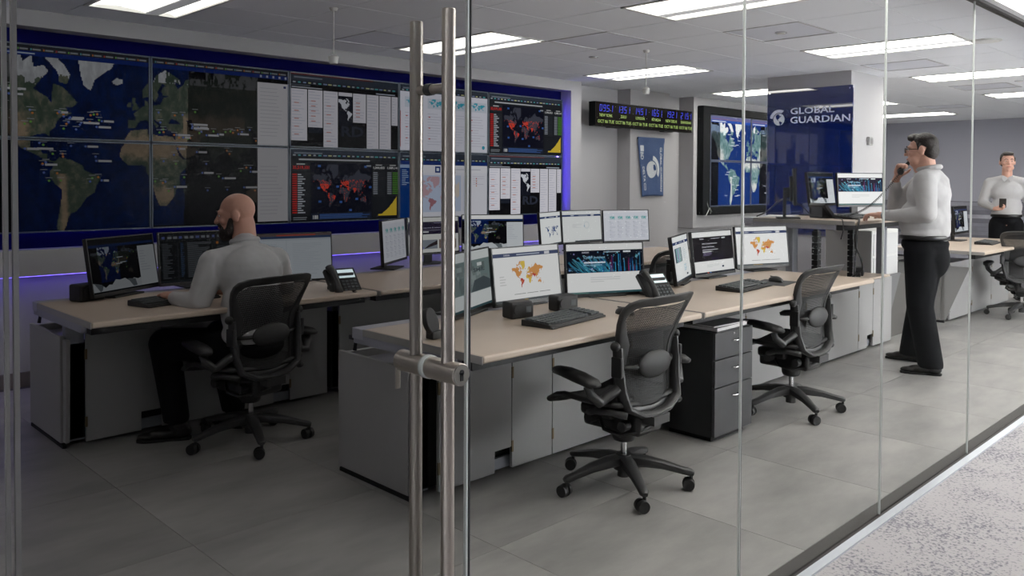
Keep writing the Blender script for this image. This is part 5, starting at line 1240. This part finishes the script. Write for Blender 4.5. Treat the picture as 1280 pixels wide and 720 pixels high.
# ------------------------------------------------------------------ the standing man on the telephone
t = person('heavy-set standing man in white shirt, glasses and dark trousers speaking into a telephone handset', (6.6, 2.25, 0))
O_ = V((6.6, 2.25, 0)); q = lambda x, y, z: V((x, y, z)) - O_
ff = frame((-.16, .98, -.05)); bf = frame((-.10, .99, 0))
H = q(6.525, 2.262, 1.652)
Ls, Le, Lw = q(6.37, 2.185, 1.430), q(6.315, 2.145, 1.185), q(6.385, 2.46, 1.165)
Rs, Re, Rw = q(6.70, 2.31, 1.415), q(6.80, 2.55, 1.225), q(6.625, 2.487, 1.430)
hd = head_parts(H, ff, 1.03, 1.12)
neck = [('c', q(6.55, 2.215, 1.42), H + ff @ V((0, -.02, -.06)), .068, .064), ('c', q(6.55, 2.24, 1.44), H + ff @ V((0, .03, -.09)), .055, .045)]
legs = [('c', q(6.47, 2.235, .90), q(6.43, 2.23, .50), .080, .060), ('c', q(6.43, 2.23, .50), q(6.465, 2.14, .09), .064, .042), ('c', q(6.66, 2.25, .90), q(6.735, 2.325, .50), .080, .060), ('c', q(6.74, 2.33, .50), q(6.83, 2.41, .09), .064, .042)]
torso = [('e', q(6.555, 2.225, 1.32), (.185, .130, .17), bf), ('e', q(6.55, 2.25, 1.10), (.165, .130, .19), bf), ('e', q(6.56, 2.24, .93), (.14, .11, .10), bf), ('c', Ls, Rs, .055, .055)]
hl = hand_parts(Lw + V((.005, .03, 0)), (.03, .97, .05), (0, .1, -1), (1, 0, 0), 1.0, .75)
hr = hand_parts(Rw + V((-.004, -.012, .02)), (-.10, -.28, .93), (-.62, -.70, 0), (.75, -.6, .1), 1.0, 1.35, .03)
b_ = blob('body', hd + neck + legs + torso + [('c', Ls, Le, .050, .042), ('c', Le, Lw + V((.005, .03, 0)), .040, .028), ('c', Rs, Re, .050, .042), ('c', Re, Rw, .040, .028)] + hl + hr, SKIN, t, .0058, 3)
face_bits(b_, H, ff, 1.03, HAIRM)
ph = lambda x, y, z: H + ff @ V((x * 1.03, y * 1.03, z * 1.03))
hair = [('e', ph(0, -.022, .050), (.079, .093, .084), ff), ('e', ph(0, -.055, -.005), (.074, .062, .075), ff), ('e', ph(.02, .045, .104), (.056, .055, .026), ff), ('c', ph(-.035, .066, .092), ph(.045, .064, .098), .022, .024), ('c', ph(-.072, .010, .05), ph(-.075, .008, .005), .012, .008), ('c', ph(.072, .010, .05), ph(.075, .008, .005), .012, .008)]
blob('hair', hair, HAIRM, t, .006, 3)
g = MB()
for sx in (-1, 1):
    pts = [ph(sx * .033 + .024 * math.cos(k * PI / 8), .103, .008 + .017 * math.sin(k * PI / 8)) for k in range(16)]
    g.sweep(pts, .0022, n=6, closed=True, up=tuple(ff @ V((0, 1, 0)))); g.sweep([ph(sx * .057, .103, .014), ph(sx * .074, .07, .014), ph(sx * .079, -.01, .010), ph(sx * .078, -.03, -.012)], .0024, n=6)
g.sweep([ph(-.010, .104, .013), ph(0, .108, .016), ph(.010, .104, .013)], .002, n=6)
gl = g.build('glasses', DARKMET, t, smooth='all')
for sx in (-1, 1): MB().prism([(.023 * math.cos(k * PI / 8), .016 * math.sin(k * PI / 8)) for k in range(16)], ph(sx * .033, .1025, .008), ff @ V((1, 0, 0)), ff @ V((0, 0, 1)), ff @ V((0, .001, 0))).build('lens', glass_mat('spectacle_lens', (.92, .95, .97), 1.6), gl)
sh = [('e', q(6.555, 2.218, 1.325), (.208, .150, .155), bf), ('e', q(6.55, 2.252, 1.14), (.207, .172, .17), bf), ('e', q(6.555, 2.245, 1.04), (.196, .160, .09), bf), ('c', Ls, Rs, .072, .072), ('c', q(6.50, 2.20, 1.45), q(6.60, 2.20, 1.45), .075, .075), ('c', q(6.55, 2.20, 1.455), Ls, .075, .076), ('c', q(6.55, 2.20, 1.455), Rs, .075, .076),
      ('c', Ls, Le, .082, .066), ('c', Le, Lw - V((0, .02, 0)), .064, .042), ('c', Rs, Re, .082, .066), ('c', Re, Rw - V((-.01, -.005, .04)), .064, .042), ('c', q(6.555, 2.175, 1.40), q(6.555, 2.18, 1.05), .100, .115), ('c', q(6.55, 2.215, 1.47), q(6.545, 2.27, 1.47), .068, .056)]
S1 = blob('shirt', sh, SHIRT, t, .009, 4)
blob('collar', [('c', q(6.55 + .07 * math.cos(a), 2.222 + .078 * math.sin(a), 1.520 + .012 * -math.sin(a)), q(6.55 + .07 * math.cos(a + .5), 2.222 + .078 * math.sin(a + .5), 1.520 + .012 * -math.sin(a + .5)), .020, .020) for a in np.arange(0, 6.28, .5)], SHIRT, S1, .006, 2)
for w_, e_ in ((Lw, Le), (Rw - V((-.01, -.005, .02)), Re)):
    d_ = (w_ - e_).normalized(); MB().cyl(w_ - d_ * .045, w_ + d_ * .012, .043, .040, n=20).build('cuff', SHIRT, S1, bevel=.006, smooth=True)
tr = [('e', q(6.56, 2.242, .955), (.192, .165, .085), bf), ('c', q(6.47, 2.235, .90), q(6.43, 2.225, .50), .122, .094), ('c', q(6.43, 2.225, .50), q(6.462, 2.155, .07), .092, .088), ('c', q(6.67, 2.255, .90), q(6.735, 2.325, .50), .122, .094), ('c', q(6.735, 2.325, .50), q(6.828, 2.425, .07), .092, .086), ('e', q(6.56, 2.205, .85), (.168, .135, .17), bf)]
T1 = blob('trousers', tr, TROUS, t, .008, 14, .055)
MB().sweep([q(6.56 + .196 * math.cos(a), 2.243 + .167 * math.sin(a), 1.008) for a in np.arange(0, 6.28, .26)], (.004, .017), n=8, closed=True).build('belt', LEATHER, T1, smooth='all')
shoe(t, q(6.480, 2.085, 0), (-.38, .92, 0)); shoe(t, q(6.845, 2.345, 0), (-.07, 1, 0))
MB().cyl(Lw + V((.003, .012, 0)), Lw + V((.005, .030, 0)), .031, n=18).build('wristwatch', CHROME, t, bevel=.003)
# handset in his hand, and its coiled cord to the phone on the desk
hs0, hs1 = q(6.612, 2.335, 1.610) + O_, q(6.585, 2.440, 1.495) + O_
hs = thing('phone_handset', 'black telephone handset the standing man holds to his ear', 'handset', tuple(hs1))
pts = [hs0.lerp(hs1, k / 6) - hs1 + V((.03 * math.sin(PI * k / 6), .018 * math.sin(PI * k / 6), 0)) for k in range(7)]
MB().sweep(pts, [(.028, .022), (.026, .020), (.019, .015), (.018, .014), (.019, .015), (.026, .022), (.028, .024)], n=12, up=(0, 1, 0)).build('handle', BLACK, hs, smooth='all')
MB().cyl(pts[6] + V((-.015, -.01, 0)), pts[6] + V((-.035, -.02, 0)), .024, .02, n=16).build('mouthpiece', BLACK2, hs, smooth=True)
A_, B_ = hs1 + V((-.01, .0, -.015)), V((6.55, 2.93, 1.14)); cp = []
for k in range(330):
    s_ = k / 329; p = A_.lerp(B_, s_) + V((0, 0, -.10 * math.sin(PI * s_))); a = k * 1.05; cp.append(p + V((.007 * math.cos(a), .004 * math.sin(a), .007 * math.sin(a))))
tag(MB().sweep(cp, .0026, n=5).build('coiled_cord', BLACK, None, smooth='all'), 'long coiled black cord from the standing man\'s handset to the raised desk', 'cord')
# ------------------------------------------------------------------ the man at the back with a phone in his hand
t = person('dark-haired man in white shirt at the far right holding a small phone before him', (11.4, 2.96, 0))
O_ = V((11.4, 2.96, 0)); bf = frame((-.95, -.30, 0)); ff = frame((-.90, -.43, 0.0))
W = lambda x, y, z: bf @ V((x, y, 0)) + V((0, 0, z))                # his right, his front, height
H = W(0, .03, 1.665)
Rs, Re, Rw = W(.180, 0, 1.405), W(.255, -.03, 1.165), W(.13, .20, 1.10)
Ls, Le, Lw = W(-.180, 0, 1.405), W(-.245, -.02, 1.15), W(-.25, .06, .92)
hd = head_parts(H, ff, 1.0)
legs = [('c', W(sx * .09, 0, .92), W(sx * .11, .01, .49), .085, .058), ] [:0]
for sx in (-1, 1): legs += [('c', W(sx * .085, 0, .90), W(sx * .11, .02, .49), .070, .052), ('c', W(sx * .11, .02, .49), W(sx * .12, -.02, .09), .056, .038)]
torso = [('e', W(0, 0, 1.30), (.165, .105, .18), bf), ('e', W(0, .01, 1.06), (.145, .10, .16), bf), ('e', W(0, 0, .94), (.125, .085, .09), bf), ('c', Ls, Rs, .05, .05)]
b_ = blob('body', hd + [('c', W(0, -.01, 1.42), H + ff @ V((0, -.01, -.06)), .058, .055)] + legs + torso + [('c', Ls, Le, .045, .038), ('c', Le, Lw, .036, .026), ('c', Rs, Re, .045, .038), ('c', Re, Rw, .036, .026)] + hand_parts(Rw, bf @ V((-.85, .45, .12)), bf @ V((.3, .5, .75)), bf @ V((.1, .4, .9)), 1.0, .95, .04) + hand_parts(Lw, (0, 0, -1), bf @ V((1, 0, 0)), bf @ V((0, 1, 0)), 1.0, .45), SKIN, t, .0075, 2)
face_bits(b_, H, ff, 1.0, HAIRM)
ph = lambda x, y, z: H + ff @ V((x, y, z))
blob('hair', [('e', ph(0, -.025, .048), (.079, .090, .082), ff), ('e', ph(0, -.05, .0), (.074, .06, .07), ff), ('e', ph(0, .045, .100), (.060, .050, .026), ff), ('c', ph(-.074, .01, .05), ph(-.076, .008, .01), .011, .008), ('c', ph(.074, .01, .05), ph(.076, .008, .01), .011, .008)], HAIRM, t, .007, 3)
S2 = blob('shirt', [('e', W(0, 0, 1.31), (.188, .125, .16), bf), ('e', W(0, .01, 1.12), (.168, .122, .16), bf), ('e', W(0, .005, 1.04), (.165, .120, .07), bf), ('c', Ls, Rs, .062, .062), ('c', W(-.04, -.01, 1.45), W(.04, -.01, 1.45), .062, .062), ('c', W(0, -.01, 1.45), Ls, .066, .068), ('c', W(0, -.01, 1.45), Rs, .066, .068), ('c', Ls, Le, .072, .058), ('c', Le, Lw + V((0, 0, .03)), .056, .038), ('c', Rs, Re, .072, .058), ('c', Re, Rw.lerp(Re, .1), .056, .038)], SHIRT, t, .010, 3)
for sx in (-1, 1): MB().prism([(0, 0), (sx * .055, .03), (sx * .06, -.01), (sx * .03, -.055)], W(0, .115, 1.475), bf @ V((1, 0, 0)), V((0, -.0, 1)), bf @ V((0, .010, 0))).build('collar_flap', SHIRT, S2, bevel=.003)
T2 = blob('trousers', [('e', W(0, 0, .965), (.165, .125, .075), bf)] + [p for sx in (-1, 1) for p in (('c', W(sx * .085, 0, .90), W(sx * .11, .02, .49), .105, .080), ('c', W(sx * .11, .02, .49), W(sx * .12, -.015, .10), .078, .068))], TROUS, t, .010, 4, .055)
MB().sweep([W(.168 * math.cos(a), .128 * math.sin(a), 1.012) for a in np.arange(0, 6.28, .3)], (.004, .017), n=8, closed=True).build('belt', LEATHER, T2, smooth='all')
for sx in (-1, 1): shoe(t, W(sx * .12, -.09, 0), bf @ V((sx * .15, 1, 0)))
mp = thing('mobile_phone', 'dark mobile phone in the hand of the man at the far right', 'phone', tuple(O_ + W(.055, .275, 1.135)))
Mr = bf.to_4x4() @ Matrix.Rotation(R(-25), 4, 'X')
MB().box(-.037, .037, -.005, .005, -.02, .10, M=Mr).build('case', BLACK, mp, bevel=.004); MB().box(-.030, .030, -.0062, -.005, -.01, .09, M=Mr).build('display', mat('phone_glass', (.10, .14, .22), .15), mp)
# ------------------------------------------------------------------ the bald man at the left desk
t = person('bald bearded man in white shirt seated at the left desk with his back to us', (2.1, 4.2, 0))
O_ = V((2.1, 4.2, 0)); q = lambda x, y, z: V((x, y, z)) - O_
ff = frame((-.80, .60, -.14)); bf = frame((-.30, .95, 0)); lean = frame((-.30, .95, -.0), (-.05, .16, 1))
H = q(2.150, 4.385, 1.215)
Ls, Le, Lw = q(1.965, 4.275, .965), q(1.855, 4.215, .765), q(1.80, 4.40, .785)
Rs, Re, Rw = q(2.345, 4.30, .955), q(2.44, 4.38, .785), q(2.12, 4.50, .785)
hd = head_parts(H, ff, 1.02)
b_ = blob('body', hd + [('c', q(2.165, 4.30, 1.0), H + ff @ V((0, -.03, -.05)), .066, .064)] +
          [('e', q(2.15, 4.22, .87), (.15, .09, .13), lean), ('e', q(2.12, 4.14, .66), (.155, .12, .20), lean), ('e', q(2.11, 4.12, .53), (.14, .11, .06), bf), ('c', Ls, Rs, .05, .05),
           ('c', q(2.02, 4.14, .525), q(1.775, 4.46, .535), .070, .056), ('c', q(1.775, 4.46, .535), q(1.845, 4.47, .10), .060, .040), ('c', q(2.20, 4.16, .525), q(2.13, 4.55, .53), .070, .056), ('c', q(2.13, 4.55, .53), q(2.17, 4.47, .10), .060, .040),
           ('c', Ls, Le, .046, .038), ('c', Le, Lw, .037, .027), ('c', Rs, Re, .046, .038), ('c', Re, Rw, .037, .027)] + hand_parts(Lw, (-.05, .98, .12), (.1, .1, -1), (1, .1, 0), 1.0, .85) + hand_parts(Rw, (-.75, .6, .05), (0, 0, -1), (-.6, -.75, 0), 1.0, .7), SKIN2, t, .0058, 3)
face_bits(b_, H, ff, 1.02, HAIRM)
ph = lambda x, y, z: H + ff @ V((x * 1.02, y * 1.02, z * 1.02))
blob('beard', [('e', ph(0, .040, -.078), (.063, .062, .052), ff), ('e', ph(0, .060, -.090), (.050, .050, .045), ff), ('c', ph(-.066, .020, -.020), ph(-.056, .038, -.080), .014, .024), ('c', ph(.066, .020, -.020), ph(.056, .038, -.080), .014, .024), ('e', ph(0, .070, -.105), (.040, .035, .030), ff), ('c', ph(-.025, .092, -.042), ph(.025, .092, -.042), .010, .010)], mat('dark_beard', (.11, .085, .075), .7, bump=(120, .5)), t, .006, 2)
S3 = blob('shirt', [('e', q(2.150, 4.215, .895), (.200, .135, .165), lean), ('e', q(2.125, 4.15, .72), (.185, .142, .20), lean), ('e', q(2.11, 4.12, .59), (.18, .15, .09), bf), ('c', Ls, Rs, .070, .070), ('c', q(2.08, 4.27, .99), q(2.24, 4.27, .985), .075, .075), ('c', q(2.15, 4.27, .99), q(2.162, 4.305, 1.055), .085, .074), ('c', q(2.15, 4.27, 1.0), Ls, .075, .074), ('c', q(2.15, 4.27, 1.0), Rs, .075, .074), ('c', Ls, Le, .078, .062), ('c', Le, Lw - V((0, .03, 0)), .060, .040), ('c', Rs, Re, .078, .062), ('c', Re, Rw.lerp(Re, .15), .060, .040)], SHIRT, t, .009, 4)
blob('collar', [('c', q(2.165 + .068 * math.cos(a), 4.315 + .068 * math.sin(a), 1.075 + .014 * -math.sin(a)), q(2.165 + .068 * math.cos(a + .5), 4.315 + .068 * math.sin(a + .5), 1.075 + .014 * -math.sin(a + .5)), .017, .017) for a in np.arange(0, 6.28, .5)], SHIRT, S3, .006, 2)
T3 = blob('trousers', [('e', q(2.11, 4.12, .53), (.180, .155, .085), bf), ('c', q(2.02, 4.14, .53), q(1.775, 4.455, .535), .105, .082), ('c', q(1.775, 4.455, .535), q(1.840, 4.465, .12), .080, .068), ('c', q(2.20, 4.16, .53), q(2.13, 4.55, .53), .105, .082), ('c', q(2.13, 4.55, .53), q(2.17, 4.47, .12), .080, .066)], TROUS, t, .009, 4, .10)
for x_, y_ in ((1.845, 4.47), (2.17, 4.47)): MB().cyl(q(x_, y_, .04), q(x_, y_, .16), .042, .047, n=16).build('sock', mat('black_sock', (.07, .07, .08), .9), T3, smooth=True)
shoe(t, q(1.905, 4.425, 0), (-.87, .49, 0)); shoe(t, q(2.21, 4.41, 0), (-.55, .83, 0))
